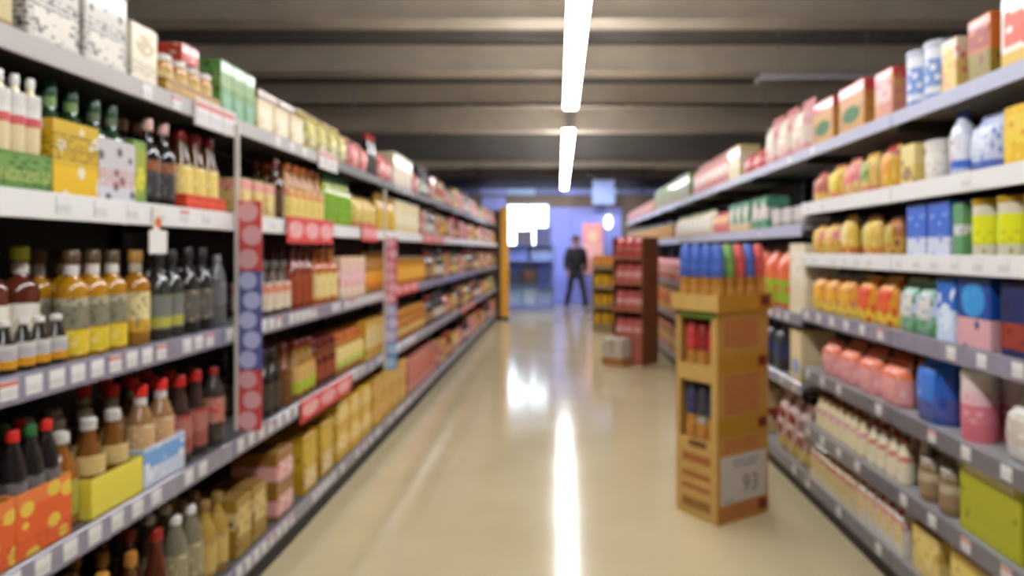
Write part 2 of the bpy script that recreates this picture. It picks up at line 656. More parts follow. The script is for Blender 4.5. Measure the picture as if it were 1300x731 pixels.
struct('wall_front', box_me('wall_front', WALL, -6, 6, -3.65, -3.5, 0, 3.85))
bm = bmesh.new()
WX0, WX1, WZ = -1.45, -.28, 2.72
add_box(bm, -6, WX0, 19.3, 19.45, 0, 3.85)
add_box(bm, WX1, 6, 19.3, 19.45, 0, 3.85)
add_box(bm, WX0, WX1, 19.3, 19.45, WZ, 3.85)
struct('wall_back', finish(bm, 'wall_back', WALL))
o = struct('ground_outside', box_me('ground_outside', mat((150, 150, 155), .9, 0, 0, .1, 5), -14, 14, 19.45, 40, -.12, -.02))
# glazed entrance
dm = mat((170, 178, 205), .35, .5)
gl = bpy.data.materials.new('door_glass')
gl.use_nodes = True
nt = gl.node_tree
for n in list(nt.nodes):
    if n.type != 'OUTPUT_MATERIAL':
        nt.nodes.remove(n)
tr, gs, mxs, fr = (nt.nodes.new(k) for k in ('ShaderNodeBsdfTransparent', 'ShaderNodeBsdfGlossy', 'ShaderNodeMixShader', 'ShaderNodeFresnel'))
tr.inputs['Color'].default_value = (.93, .96, .98, 1)
gs.inputs['Roughness'].default_value = .02
nt.links.new(fr.outputs[0], mxs.inputs[0])
nt.links.new(tr.outputs[0], mxs.inputs[1])
nt.links.new(gs.outputs[0], mxs.inputs[2])
nt.links.new(mxs.outputs[0], nt.nodes['Material Output'].inputs[0])
dr = struct('door_1', None, (WX0, 19.36, 0))
wd = WX1 - WX0
bm = bmesh.new()
for a, b in ((0, .05), (wd / 2 - .03, wd / 2 + .03), (wd - .05, wd)):
    add_box(bm, a, b, -.03, .03, 0, WZ)
for a, b in ((0, .07), (2.15, 2.21), (WZ - .05, WZ)):
    for c, d in ((.05, wd / 2 - .03), (wd / 2 + .03, wd - .05)):
        add_box(bm, c, d, -.03, .03, a, b)
ob('door_frame', finish(bm, 'door_frame', dm), dr)
for c, d in ((.05, wd / 2 - .03), (wd / 2 + .03, wd - .05)):
    for a, b in ((.07, 2.15), (2.21, WZ - .05)):
        ob('pane', box_me('pane', gl, c, d, -.004, .004, a, b), dr)

# blue cladding beside the entrance, one panel at a time
LAV = mat((150, 158, 236), .5, 0, 0, .05, 3)
PALE = mat((166, 196, 240), .45)
NAVY = mat((52, 58, 84), .5, 0, 0, .1, 4)
cl = struct('trim_7', None, (0, 19.29, 0))
for a, b in ((-.27, .32), (.33, .78), (.79, 1.24), (1.25, 1.70)):
    ob('panel', box_me('panel', LAV, a, b, -.03, 0, 0, 2.62, .004), cl)
for a, b in ((-2.1, -1.78), (-1.77, -1.46)):
    ob('panel', box_me('panel', LAV, a, b, -.03, 0, 0, 2.9, .004), cl)
fa = struct('trim_8', None, (0, 19.26, 0))
x = -4.4
for k in range(12):
    ob('panel', box_me('panel', NAVY, x, x + .74, -.06, 0, 3.16, 3.40, .004), fa)
    x += .75
x = -4.4
for k in range(12):
    ob('lower_panel', box_me('lower_panel', [LAV, PALE, mat((112, 120, 176), .5)][k % 3], x, x + .74, -.03, 0, 2.96, 3.13, .004), fa)
    x += .75

# ------------------------------------------------------------------ lights
GLOW = emit((250, 251, 255), LAMP_STRENGTH)
GREY = mat((176, 176, 178), .5)
FILL_W = 80.0
STEEL0 = mat((58, 56, 54), .45, .3, 0, .1, 30)
UPGLOW = emit((255, 246, 232), 34.0)
LX, LZ = .12, 2.95
lamp_lbl = ['slim white strip light above the aisle, segment overhead behind the camera',
            'long white strip light above the aisle, brightest and largest segment in view',
            'white strip light above the aisle, second segment beyond the gap',
            'white strip light above the aisle, last segment by the blue wall']
for (a, b), lb in zip(((-2.6, 2.55), (2.6, 7.55), (8.75, 13.1), (13.15, 17.4)), lamp_lbl):
    t = empty('ceiling_light', (LX, (a + b) / 2, LZ))
    hl = (b - a) / 2
    tag(t, lb, 'light', 'strip lights along the aisle')
    bm = bmesh.new()
    add_box(bm, -.05, .05, -hl, hl, .03, .085, .006)
    ob('housing', finish(bm, 'housing', GREY), t)
    bm = bmesh.new()                                         # rounded diffuser
    ring = [(-.068, .03), (-.068, .012), (-.05, 0), (.05, 0), (.068, .012), (.068, .03)]
    e0 = [bm.verts.new((p, -hl + .02, q)) for p, q in ring]
    e1 = [bm.verts.new((p, hl - .02, q)) for p, q in ring]
    for k in range(6):
        bm.faces.new((e0[k], e0[(k + 1) % 6], e1[(k + 1) % 6], e1[k]))
    bm.faces.new(e0)
    bm.faces.new(e1[::-1])
    ob('diffuser', finish(bm, 'diffuser', GLOW), t)
    for q in (-1, 1):
        c, d = sorted((q * .052, q * .066))
        ob('upper_diffuser', box_me('upper_diffuser', UPGLOW, c, d, -hl + .03, hl - .03, .031, .036), t)
    for q in (-1, 1):
        c, d = sorted((q * hl, q * (hl - .02)))
        ob('end_cap', box_me('end_cap', GREY, -.07, .07, c, d, 0, .03), t)
    for q in (-.8, 0, .8):
        ob('hanger', tube_me('hanger', GREY, (0, q * hl, .085), (0, q * hl, .77), .004, 6), t)
t = empty('light_trunking', (LX, 8.15, LZ))
tag(t, 'grey trunking joining the strip lights across the dark gap', 'trunking')
ob('channel', box_me('channel', GREY, -.045, .045, -.58, .58, .01, .08, .005), t)
ob('cover', box_me('cover', mat((200, 200, 202), .4), -.03, .03, -.57, .57, 0, .01), t)
for q in (-.5, .5):
    ob('hanger', tube_me('hanger', GREY, (0, q, .08), (0, q, .77), .004, 6), t)

# track and spotlights added only to brighten the blue far end
t = empty('added_track', (0, 16.9, 3.36))
tag(t, 'thin black ceiling track added to carry the fill lights at the far end', 'track')
ob('rail', box_me('rail', STEEL0, -2.3, 2.3, -.02, .02, .03, .06), t)
for q in (-2, 0, 2):
    ob('hanger', tube_me('hanger', STEEL0, (q, 0, .06), (q, 0, .36), .005, 6), t)
for xx, nm in ((-1.9, 'first added spotlight on the black track, by the orange panel'), (-.55, 'second added spotlight on the black track'), (.75, 'third added spotlight on the black track'), (2.0, 'fourth added spotlight on the black track, above the grocery shelves')):
    t = empty('spotlight', (xx, 16.9, 3.36))
    tag(t, nm, 'spotlight', 'spotlights on the ceiling track')
    aim = Vector((xx * .6, 19.2, 1.5)) - Vector((xx, 16.9, 3.28))
    q = aim.to_track_quat('-Z', 'Y')
    ob('stem', tube_me('stem', STEEL0, (0, 0, -.03), (0, 0, .029), .012, 8), t)
    bm = bmesh.new()
    add_lathe(bm, [(.02, .07), (.05, .05), (.055, -.08), (.05, -.08), (.045, .0)], 14)
    hd = ob('head', finish(bm, 'head', STEEL0), t, (0, 0, -.08))
    hd.rotation_mode = 'QUATERNION'
    hd.rotation_quaternion = q
    ld = bpy.data.lights.new('fill_lamp', 'SPOT')  # added fill light for the blue wall
    ld.energy = FILL_W
    ld.color = (.92, .95, 1)
    ld.spot_size = math.radians(95)
    ld.spot_blend = .6
    ld.shadow_soft_size = .04
    lo = ob('fill_lamp', ld, hd, (0, 0, -.1))

# service pipe and a cable tray under the beams
t = empty('sprinkler_pipe', (0, 9.0, 3.3))
tag(t, 'thin dark pipe running across the ceiling below the beams', 'pipe')
ob('pipe', tube_me('pipe', mat((84, 78, 70), .5, .4), (-5.95, 0, 0), (5.95, 0, 0), .022, 10), t)
for xx in (-4.2, -2.6, -1.15, .9, 2.6, 4.2):
    ob('hanger', tube_me('hanger', GREY, (xx, 0, .02), (xx, 0, .38), .006, 6), t)
    ob('clamp', tube_me('clamp', GREY, (xx - .02, 0, 0), (xx + .02, 0, 0), .03, 10), t)
t = empty('cable_tray', (1.8, 6.45, 2.98))
tag(t, 'pale grey cable tray hanging above the grocery shelves', 'cable tray')
TRAYM = mat((228, 228, 240), .4)
ob('tray_base', box_me('tray_base', TRAYM, 0, 1.9, -.1, .1, 0, .006), t)
for q in (-1, 1):
    c, d = sorted((q * .1, q * .094))
    ob('side_rail', box_me('side_rail', TRAYM, 0, 1.9, c, d, .006, .06), t)
for xx in (.2, 1.0, 1.75):
    ob('hanger', tube_me('hanger', GREY, (xx, 0, .006), (xx, 0, .70), .004, 6), t)

# ------------------------------------------------------------------ shelving bays
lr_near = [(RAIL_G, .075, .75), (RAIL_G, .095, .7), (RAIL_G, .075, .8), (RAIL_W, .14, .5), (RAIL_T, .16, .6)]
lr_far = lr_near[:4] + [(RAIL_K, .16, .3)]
ly = 0.42
for k in range(12):
    if k == 0:
        lb = 'black steel drinks shelving bay, end unit cut off by the frame'
    else:
        lb = '%s black steel bay of the drinks shelving, counted from the front' % ORD[k - 1]
    bay(-1, ly + .002, ly + 1.198, LL, lr_near if k < 3 else lr_far, lb, 1 <= k <= 4, 2.02)
    ly += 1.2
LEND = ly
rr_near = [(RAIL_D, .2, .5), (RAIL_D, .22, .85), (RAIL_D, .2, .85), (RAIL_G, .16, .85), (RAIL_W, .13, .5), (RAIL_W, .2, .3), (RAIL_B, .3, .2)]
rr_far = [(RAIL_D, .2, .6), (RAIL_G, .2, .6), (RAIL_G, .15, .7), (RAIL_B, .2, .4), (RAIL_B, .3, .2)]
bay(1, 1.902, 3.018, RL, rr_near, 'grey steel grocery bay of seven shelves, first and largest in view', True, 2.08)
bay(1, 3.022, 4.138, RL, rr_near, 'grey steel grocery bay of seven shelves, second, by the cardboard stand', True, 2.08)
ry = 4.14
RENDS = []
for k in range(9):
    bay(1, ry + .002, ry + 1.198, RF, rr_far, '%s grey steel bay of the grocery shelving, counted from the front' % ORD[2 + k], k < 2, 2.08)
    RENDS.append(ry)
    ry += 1.2

# orange end panel of the drinks shelving
t = empty('end_panel', (-1.53, LEND + .05, 0))
tag(t, 'tall orange end column closing the drinks shelving', 'panel')
OR = mat((236, 172, 56), .45, 0, 0, .08, 6)
ob('side_board', box_me('side_board', mat((64, 52, 42), .5), -.26, .30, -.02, .02, .06, 2.3, .004), t)
ob('column', box_me('column', OR, .302, .47, -.04, .04, .06, 2.34, .01), t)
ob('column_cap', box_me('column_cap', mat((206, 140, 40), .5), .296, .476, -.046, .046, 2.34, 2.37, .004), t)
ob('plinth', box_me('plinth', BLACK, -.26, .47, -.04, .04, 0, .06), t)


# ------------------------------------------------------------------ drinks shelving, first bay
W = (226, 220, 208)
CREAM = (226, 208, 160)
# --- top shelf
wp = box(.19, .2, .24, pr((206, 200, 190), (214, 208, 200), (.7, .95), (110, 104, 98), 4.5, .26, (90, 86, 84), (.15, .6)), pr((222, 214, 200), None, (.3, .6), (120, 112, 106), 4, .3), 'panel', 'shrink_pack', (214, 208, 198), (.08, .40))
L(4, -90, 25, box(.2, .2, .26, pr((150, 112, 50), (196, 176, 120), (.1, .4), (90, 64, 30), 5, .3), None, 'oval', 'shrink_pack', (140, 104, 54)), 'golden brown wrapped pack')
L(4, 28, 160, wp, 'grey white pack with dark print', stack=1)
L(4, 162, 202, box(.14, .2, .19, pr((228, 218, 192), (236, 226, 200), (.5, .9), None, 4, .3, (150, 130, 100), (.15, .4)), pr((200, 178, 130), None, (.3, .6), (240, 230, 210), 3, .35), 'oval', 'carton', (236, 226, 204), (.5, .85)), 'plain cream carton')
honey = jar(.135, .036, (190, 130, 30), (214, 206, 196), pr((206, 170, 90), (226, 200, 130), (.2, .7), (150, 96, 28), 5, .3), 'honey_jar')
trayed(-1, 4, LY(204), LY(274), honey, 'honey jar with white lid', .055, pr((150, 104, 30), (196, 150, 50), (.3, .7), (110, 72, 22), 6, .3), 'brown printed tray of honey jars on the top drinks shelf', 2)
row(-1, LL[4] + .142, 'top drinks shelf', LY(232), LY(252), box(.12, .1, .07, pr((190, 60, 44), None, (.3, .6), (222, 200, 180), 3, .3), None, 'oval', 'small_carton'), 'small red carton lying on jars', setb=.03, n=1)
L(4, 277, 322, box(.1, .18, .225, pr((104, 150, 76), (90, 132, 66), (.6, .8), (54, 96, 40), 6, .32, (176, 200, 130), (.55, .8)), pr((120, 170, 130), None, (.3, .6), (70, 120, 60), 4, .3), 'panel', 'cereal_carton', (92, 136, 66), (.06, .4)), 'green printed carton', stack=1)
L(4, 324, 384, box(.17, .18, .15, pr((222, 204, 160), (232, 216, 176), (.3, .8), None, 5, .3, (180, 150, 90), (.1, .35)), pr((238, 226, 196), None, (.3, .6), (206, 170, 90), 4, .3), 'panel', 'carton', (140, 100, 54), (.15, .7)), 'cream carton with brown top')
row(-1, LL[4] + .151, 'top drinks shelf', LY(330), LY(380), box(.22, .16, .045, pr((140, 100, 54), (110, 76, 40), (.4, .6), (170, 120, 66), 5, .3), None, 'oval', 'flat_carton'), 'flat brown carton lying on top', setb=.04)
L(4, 387, 440, pouch(.17, .11, .22, pr((176, 156, 74), (206, 196, 150), (.2, .5), (70, 110, 50), 4, .3), pr((196, 186, 60), None, (.3, .6), (140, 104, 40), 4, .32), (190, 170, 110)), 'yellow green crisp bag')
L(4, 442, 468, pouch(.18, .12, .2, pr((196, 120, 110), (206, 160, 150), (.3, .6), (196, 48, 40), 4, .34), pr((220, 70, 56), None, (.3, .6), (230, 190, 180), 3, .3), (200, 140, 130)), 'pink and red crisp bag')
L(4, 469, 480, bottle('sauce_bottle', .3, .045, (44, 38, 34), (196, 50, 36), pr((60, 52, 46), None, (.3, .6), (120, 100, 90), 4, .3)), 'dark bottle with red cap')
L(4, 481, 498, pouch(.2, .12, .22, pr((190, 92, 84), (214, 170, 160), (.25, .6), (206, 40, 36), 3.4, .36), None, (180, 90, 80)), 'red crisp bag')
L(4, 499, 522, box(.16, .16, .27, pr((222, 208, 176), (206, 186, 150), (.4, .55), None, 4, .3, (150, 130, 100), (.1, .35)), pr((236, 226, 200), None, (.3, .6), (200, 170, 120), 4, .3), 'panel', 'cereal_carton', None, (.5, .85)), 'tall cream carton')

# --- second shelf
milk = bottle('soda_bottle', .285, .0225, (226, 208, 164), (230, 226, 220), pr((224, 220, 214), (206, 92, 92), (.0, .28), None, 5, .3, (190, 180, 170), (.5, .9)), (.56, .84))
trayed(-1, 3, LY(-30), LY(57), milk, 'cream bottle with pink band', .095, pr((98, 136, 64), (110, 150, 72), (.5, .9), (66, 104, 44), 7, .34, (196, 200, 110), (.2, .5)), 'green printed tray holding cream bottles, second drinks shelf', 4)
gw = bottle('wine_bottle', .30, .037, (34, 62, 38), (22, 64, 38), pr((196, 158, 30), None, (.3, .6), (90, 70, 30), 4, .3), (.16, .5), (118, 146, 84))
trayed(-1, 3, LY(59), LY(117), gw, 'green wine bottle with yellow label', .2, pr((206, 168, 24), (226, 180, 20), (.0, .38), (226, 216, 190), 3.1, .30, (110, 84, 24), (.45, .85)), 'tall yellow printed tray of green bottles, second drinks shelf', 2)
gw2 = bottle('wine_bottle', .29, .037, (34, 62, 38), (22, 64, 38), pr((206, 200, 190), None, (.3, .6), (90, 90, 90), 4, .3), (.16, .5), (96, 110, 78))
trayed(-1, 3, LY(118), LY(164), gw2, 'green wine bottle with white label', .18, pr((196, 192, 192), (206, 204, 208), (.0, .3), (96, 92, 88), 3.4, .28, (196, 110, 100), (.2, .5)), 'white and grey printed tray of green bottles', 2)
L(3, 165, 186, box(.07, .2, .2, pr((120, 150, 62), (150, 160, 50), (.5, .9), (206, 196, 40), 4, .26), pr((206, 200, 50), None, (.3, .6), (130, 150, 60), 3, .3), 'oval', 'carton', (140, 170, 110), (.2, .6)), 'slim green carton with yellow oval', n=1)
dk = bottle('wine_bottle', .29, .038, (36, 32, 30), (206, 160, 150), pr((60, 56, 56), (150, 84, 40), (.72, 1.0), (120, 116, 116), 5, .26), (.1, .52))
L(3, 188, 228, dk, 'black wine bottle with pale pink cap', rows=2)
rw = bottle('sauce_bottle', .28, .038, (96, 62, 22), (150, 26, 20), pr((232, 204, 110), None, (.3, .6), (236, 222, 170), 4, .36), (.12, .55))
trayed(-1, 3, LY(230), LY(281), rw, 'brown bottle with dark red cap', .055, pr((206, 62, 34), (226, 80, 40), (.3, .7), (180, 40, 26), 5, .3), 'red printed tray of brown bottles on the second drinks shelf', 2)

# --- third shelf
sp = bottle('spirit_bottle', .31, .044, (92, 40, 24), (176, 186, 60), pr((230, 222, 206), (216, 206, 180), (.2, .6), None, 5, .3, (150, 130, 110), (.1, .4)), (.14, .52), (206, 200, 190))
row(-1, LL[2], 'third drinks shelf', 1.62, 1.926, sp, 'brown spirit bottle with lime cap', rows=2, setb=.085, n=3)
mini = bottle('sauce_bottle', .13, .026, (46, 40, 36), (220, 214, 206), pr((206, 200, 190), (216, 150, 30), (.0, .35), None, 5, .3, (70, 80, 140), (.4, .8)), (.1, .55))
L(2, -24, 89, mini, 'miniature dark bottle with white cap')
gold = bottle('spirit_bottle', .30, .041, (176, 124, 22), (88, 70, 44), pr((134, 128, 104), (176, 168, 140), (.75, 1), (90, 92, 80), 5, .3), (.28, .56), (216, 212, 206), pr((222, 192, 40), None, (.3, .6), (226, 206, 120), 3, .36))
L(2, 91, 168, gold, 'golden bottle with grey label', rows=2)
L(2, 169, 199, bottle('spirit_bottle', .3, .042, (166, 112, 22), (206, 156, 76), pr((222, 206, 150), (206, 160, 50), (.0, .3), (120, 116, 96), 5, .3), (.14, .56), (214, 206, 190)), 'golden bottle with tan cap', rows=2)
L(2, 201, 238, bottle('wine_bottle', .3, .04, (52, 52, 48), (40, 38, 36), pr((118, 116, 112), (176, 170, 70), (.05, .35), (90, 130, 60), 4, .26), (.12, .5)), 'dark wine bottle with olive label', rows=2)
L(2, 239, 276, bottle('wine_bottle', .31, .041, (38, 36, 36), (34, 32, 32), pr((96, 90, 84), None, (.3, .6), (166, 150, 116), 4, .32), (.14, .5)), 'black wine bottle with tan label', rows=2)
L(2, 277, 291, bottle('soda_bottle', .28, .034, (104, 102, 104), (130, 128, 130), pr((110, 108, 112), None, (.3, .6), (140, 138, 140), 4, .3), (.3, .6)), 'plain grey bottle', rows=2)

# --- fourth shelf
cola = bottle('soda_bottle', .31, .031, (34, 30, 28), (214, 42, 32), pr((110, 108, 108), None, (.3, .6), (60, 56, 54), 4, .3), (.42, .6))
trayed(-1, 1, LY(-75), LY(10), cola, 'dark soda bottle with red cap', .165, pr((222, 92, 34), (226, 120, 60), (.75, 1), (226, 190, 70), 3.2, .36, (200, 60, 30), (.1, .3)), 'orange and yellow printed case, cut off by the frame edge', 2)
cola2 = bottle('soda_bottle', .31, .031, (34, 32, 28), (44, 104, 50), pr((110, 108, 108), None, (.3, .6), (60, 56, 54), 4, .3), (.42, .6))
rs_ = tray(-1, LL[1], LY(11.5), LY(82), .16, .165, pr((222, 92, 34), (226, 120, 60), (.75, 1), (226, 190, 70), 2.8, .36, (200, 60, 30), (.1, .3)), 'orange and yellow printed case of soda bottles, fourth drinks shelf')
for q, (pb, db_) in enumerate(((cola, 'dark soda bottle with red cap'), (cola2, 'dark soda bottle with green cap'), (cola, 'dark soda bottle with red cap'))):
    ya = LY(11.5) + .008
    pw = (LY(82) - .008 - ya) / 3
    row(-1, LL[1], 'fourth drinks shelf', ya + q * pw, ya + (q + 1) * pw, pb, db_, rows=2, n=1, setb=.02, rise=rs_)
L(1, 84, 106, bottle('oil_bottle', .26, .042, (140, 84, 24), (196, 190, 180), pr((170, 160, 60), None, (.3, .6), (110, 130, 50), 4, .3), (.14, .5)), 'amber bottle with olive label', rows=2, setb=.03)
am = bottle('sauce_bottle', .27, .042, (120, 74, 26), (200, 194, 186), pr((206, 178, 116), None, (.3, .6), (216, 192, 130), 4, .36), (.42, .62))
trayed(-1, 1, LY(108), LY(174), am, 'brown bottle with silver cap', .115, pr((226, 212, 76), (222, 206, 66), (.2, .8), None, 4, .3), 'bright yellow tray of silver-capped bottles, fourth drinks shelf', 3)
wb = bottle('oil_bottle', .32, .042, (150, 110, 70), (222, 40, 34), pr((206, 164, 116), None, (.3, .6), (226, 206, 176), 4, .3), (.3, .6), (206, 200, 196))
trayed(-1, 1, LY(176), LY(228), wb, 'tan bottle with bright red cap', .13, pr((196, 206, 224), (110, 160, 216), (.45, .9), (226, 228, 232), 4, .3), 'white and blue tray of red-capped tan bottles', 3)
L(1, 229, 268, bottle('sauce_bottle', .31, .042, (60, 40, 34), (190, 34, 28), pr((150, 80, 70), (176, 110, 100), (.4, .9), (190, 50, 44), 4, .28), (.12, .56)), 'maroon bottle with red cap', rows=3)
L(1, 269, 292, bottle('soda_bottle', .3, .04, (66, 56, 52), (150, 34, 30), pr((190, 130, 110), None, (.3, .6), (206, 60, 56), 3, .36), (.3, .62)), 'dark bottle with pink label', rows=2)

# --- bottom shelf of the first bay
for p0, p1, pro, ds in (
        (60, 120, bottle('wine_bottle', .3, .041, (38, 36, 34), (50, 46, 44), pr((70, 66, 60), None, (.3, .6), (130, 126, 120), 4, .3)), 'black wine bottle with dark label'),
        (122, 160, bottle('wine_bottle', .31, .041, (50, 44, 34), (196, 136, 50), pr((150, 90, 40), None, (.3, .6), (206, 160, 150), 4, .28), (.14, .5), (206, 200, 196)), 'wine bottle with gold foil cap'),
        (162, 196, bottle('wine_bottle', .31, .041, (96, 60, 26), (176, 116, 40), pr((206, 150, 70), (170, 90, 40), (.0, .3), (216, 180, 110), 4, .3)), 'amber wine bottle with orange label'),
        (198, 222, bottle('sauce_bottle', .33, .041, (86, 40, 24), (150, 30, 24), pr((150, 120, 70), None, (.3, .6), (206, 110, 40), 4, .3)), 'brown bottle with maroon cap'),
        (224, 262, bottle('soda_bottle', .33, .042, (120, 112, 92), (224, 220, 214), pr((150, 140, 110), None, (.3, .6), (206, 190, 140), 4, .32), (.25, .6)), 'olive grey bottle with white cap'),
        (264, 292, bottle('oil_bottle', .31, .041, (170, 136, 60), (140, 110, 60), pr((196, 166, 90), None, (.3, .6), (130, 80, 130), 4, .2)), 'pale gold oil bottle')):
    L(0, p0, p1, pro, ds, rows=3)

# ------------------------------------------------------------------ drinks shelving, second and third bay
# second shelf
L(3, 303, 348, box(.1, .16, .16, pr((216, 190, 120), (222, 150, 140), (.72, .95), (196, 120, 60), 4, .26, (120, 110, 60), (.1, .4)), pr((226, 206, 130), None, (.3, .6), (190, 150, 70), 3, .3), 'oval', 'biscuit_carton', (110, 106, 96), (.2, .65)), 'cream carton with pink band', rows=2)
L(3, 349, 364, bottle('wine_bottle', .29, .042, (70, 44, 20), (110, 24, 20), pr((80, 52, 22), None, (.3, .6), (110, 70, 30), 4, .3)), 'dark brown wine bottle', rows=2)
L(3, 366, 412, bottle('sauce_bottle', .29, .046, (176, 120, 50), (176, 96, 40), pr((226, 200, 110), (214, 130, 90), (.75, 1), (234, 218, 150), 4, .36), (.08, .55)), 'gold bottle with cream label', rows=2)
L(3, 414, 448, bottle('oil_bottle', .3, .05, (150, 160, 20), (24, 76, 40), pr((120, 166, 34), None, (.3, .6), (150, 170, 90), 3, .3), (.1, .6)), 'lime green bottle', rows=2)
L(3, 450, 478, pouch(.15, .1, .22, pr((206, 176, 80), (196, 120, 50), (.0, .25), (226, 210, 150), 4, .34), None, (150, 110, 50)), 'gold and cream bag')
L(3, 479, 502, bottle('sauce_bottle', .28, .046, (196, 150, 30), (150, 110, 40), pr((206, 166, 50), None, (.3, .6), (226, 206, 120), 4, .34), (.1, .6)), 'yellow bottle with gold label')
L(3, 503, 532, canister(.27, .055, pr((222, 206, 160), (232, 222, 190), (.3, .8), None), (206, 196, 170), pr((226, 216, 186), None, (.3, .6), (196, 180, 120), 4, .3)), 'cream canister')
# third shelf
L(2, 336, 372, bottle('sauce_bottle', .25, .044, (90, 70, 56), (110, 104, 100), pr((220, 200, 176), (214, 140, 110), (.6, .95), (226, 222, 214), 4, .32), (.1, .6)), 'bottle with pink and white label', rows=2)
L(2, 374, 400, bottle('wine_bottle', .33, .045, (130, 50, 26), (90, 24, 18), pr((150, 66, 30), None, (.3, .6), (170, 90, 40), 4, .3), (.1, .52)), 'red brown wine bottle', rows=2)
L(2, 402, 430, bottle('spirit_bottle', .31, .05, (176, 96, 40), (150, 84, 40), pr((226, 206, 140), None, (.3, .6), (196, 130, 60), 4, .3), (.1, .56)), 'orange spirit bottle with cream label', rows=2)
L(2, 432, 462, box(.12, .16, .26, pr((222, 190, 160), (226, 150, 160), (.3, .6), (236, 226, 214), 4, .34), pr((230, 170, 176), None, (.3, .6), (236, 226, 220), 3, .34), 'oval', 'cereal_carton', (206, 160, 130)), 'pink and cream carton')
L(2, 463, 498, bottle('sauce_bottle', .29, .048, (170, 116, 20), (110, 60, 20), pr((226, 150, 50), (190, 96, 30), (.0, .3), (226, 190, 90), 4, .3), (.1, .5)), 'amber bottle with orange label', rows=2)
L(2, 499, 540, jar(.24, .06, (186, 130, 30), (140, 96, 30), pr((226, 166, 70), None, (.3, .6), (206, 130, 40), 4, .3), 'honey_jar'), 'large amber jar with orange label')
# fourth shelf
L(1, 338, 358, bottle('wine_bottle', .3, .042, (40, 36, 32), (44, 36, 32), pr((66, 56, 46), None, (.3, .6), (90, 80, 60), 4, .3)), 'black wine bottle', rows=3)
L(1, 359, 376, bottle('wine_bottle', .3, .042, (120, 70, 30), (100, 40, 24), pr((110, 66, 30), None, (.3, .6), (150, 90, 40), 4, .3)), 'brown wine bottle', rows=3)
L(1, 377, 402, bottle('sauce_bottle', .29, .044, (150, 110, 40), (110, 30, 20), pr((206, 170, 100), (170, 190, 50), (.0, .4), (226, 140, 70), 4, .28), (.1, .6)), 'gold bottle with green label', rows=3)
L(1, 403, 428, jar(.26, .055, (110, 56, 30), (96, 22, 20), pr((150, 70, 40), (96, 24, 20), (.6, 1), (196, 110, 50), 4, .26), 'pickle_jar'), 'brown jar with maroon lid', rows=2)
L(1, 429, 462, jar(.25, .055, (180, 120, 50), (190, 100, 40), pr((226, 206, 130), (170, 190, 60), (.0, .25), (236, 220, 160), 4, .34), 'pickle_jar'), 'amber jar with cream label', rows=2)
L(1, 463, 490, box(.14, .18, .26, pr((206, 160, 30), (226, 200, 120), (.3, .6), (170, 110, 20), 4, .3), pr((226, 206, 150), None, (.3, .6), (206, 170, 50), 3, .3), 'panel', 'cereal_carton', (196, 150, 40)), 'mustard yellow carton')
L(1, 491, 540, jar(.25, .06, (170, 92, 24), (190, 130, 50), pr((206, 170, 100), (176, 96, 24), (.5, 1), (226, 206, 150), 4, .3), 'pickle_jar'), 'orange brown jar with gold lid', rows=2)
# bottom shelf
L(0, 296, 338, box(.14, .2, .24, pr((160, 124, 40), (206, 190, 130), (.5, .8), (110, 70, 30), 4, .28), pr((206, 180, 110), None, (.3, .6), (150, 110, 50), 3, .3), 'panel', 'carton', (130, 96, 40)), 'olive brown carton', stack=1, rows=2)
pinkb = box(.2, .22, .16, pr((150, 104, 40), (226, 170, 166), (.15, .6), (206, 60, 56), 4, .22), pr((232, 190, 186), None, (.3, .6), (206, 90, 90), 3.4, .3), 'panel', 'crate_carton', (140, 100, 40), (.1, .65))
L(0, 339, 378, pinkb, 'brown carton with pink panel', stack=2)
L(0, 380, 424, box(.2, .22, .3, pr((190, 150, 30), (206, 170, 40), (.4, .9), (150, 104, 20), 4, .26), pr((222, 200, 150), None, (.3, .6), (196, 160, 60), 3, .3), 'panel', 'crate_carton', (176, 136, 30), (.08, .4)), 'mustard carton with cream panel')
L(0, 426, 470, box(.22, .22, .17, pr((214, 170, 44), (232, 204, 120), (.35, .75), (196, 96, 30), 4, .22), pr((232, 206, 130), None, (.3, .6), (214, 160, 40), 3, .3), 'panel', 'crate_carton', (206, 160, 40), (.4, .9)), 'yellow case with cream panel', stack=2)
L(0, 472, 515, box(.24, .22, .17, pr((206, 160, 36), (226, 196, 110), (.35, .75), (170, 110, 30), 4, .24), pr((214, 150, 60), None, (.3, .6), (226, 190, 90), 3, .3), 'oval', 'crate_carton', (196, 150, 40)), 'gold case with orange oval', stack=2)
L(0, 517, 552, box(.22, .2, .3, pr((196, 110, 90), (180, 50, 44), (.3, .65), (206, 150, 110), 4, .3), pr((200, 70, 60), None, (.3, .6), (222, 170, 150), 3, .3), 'panel', 'crate_carton'), 'red and tan case')

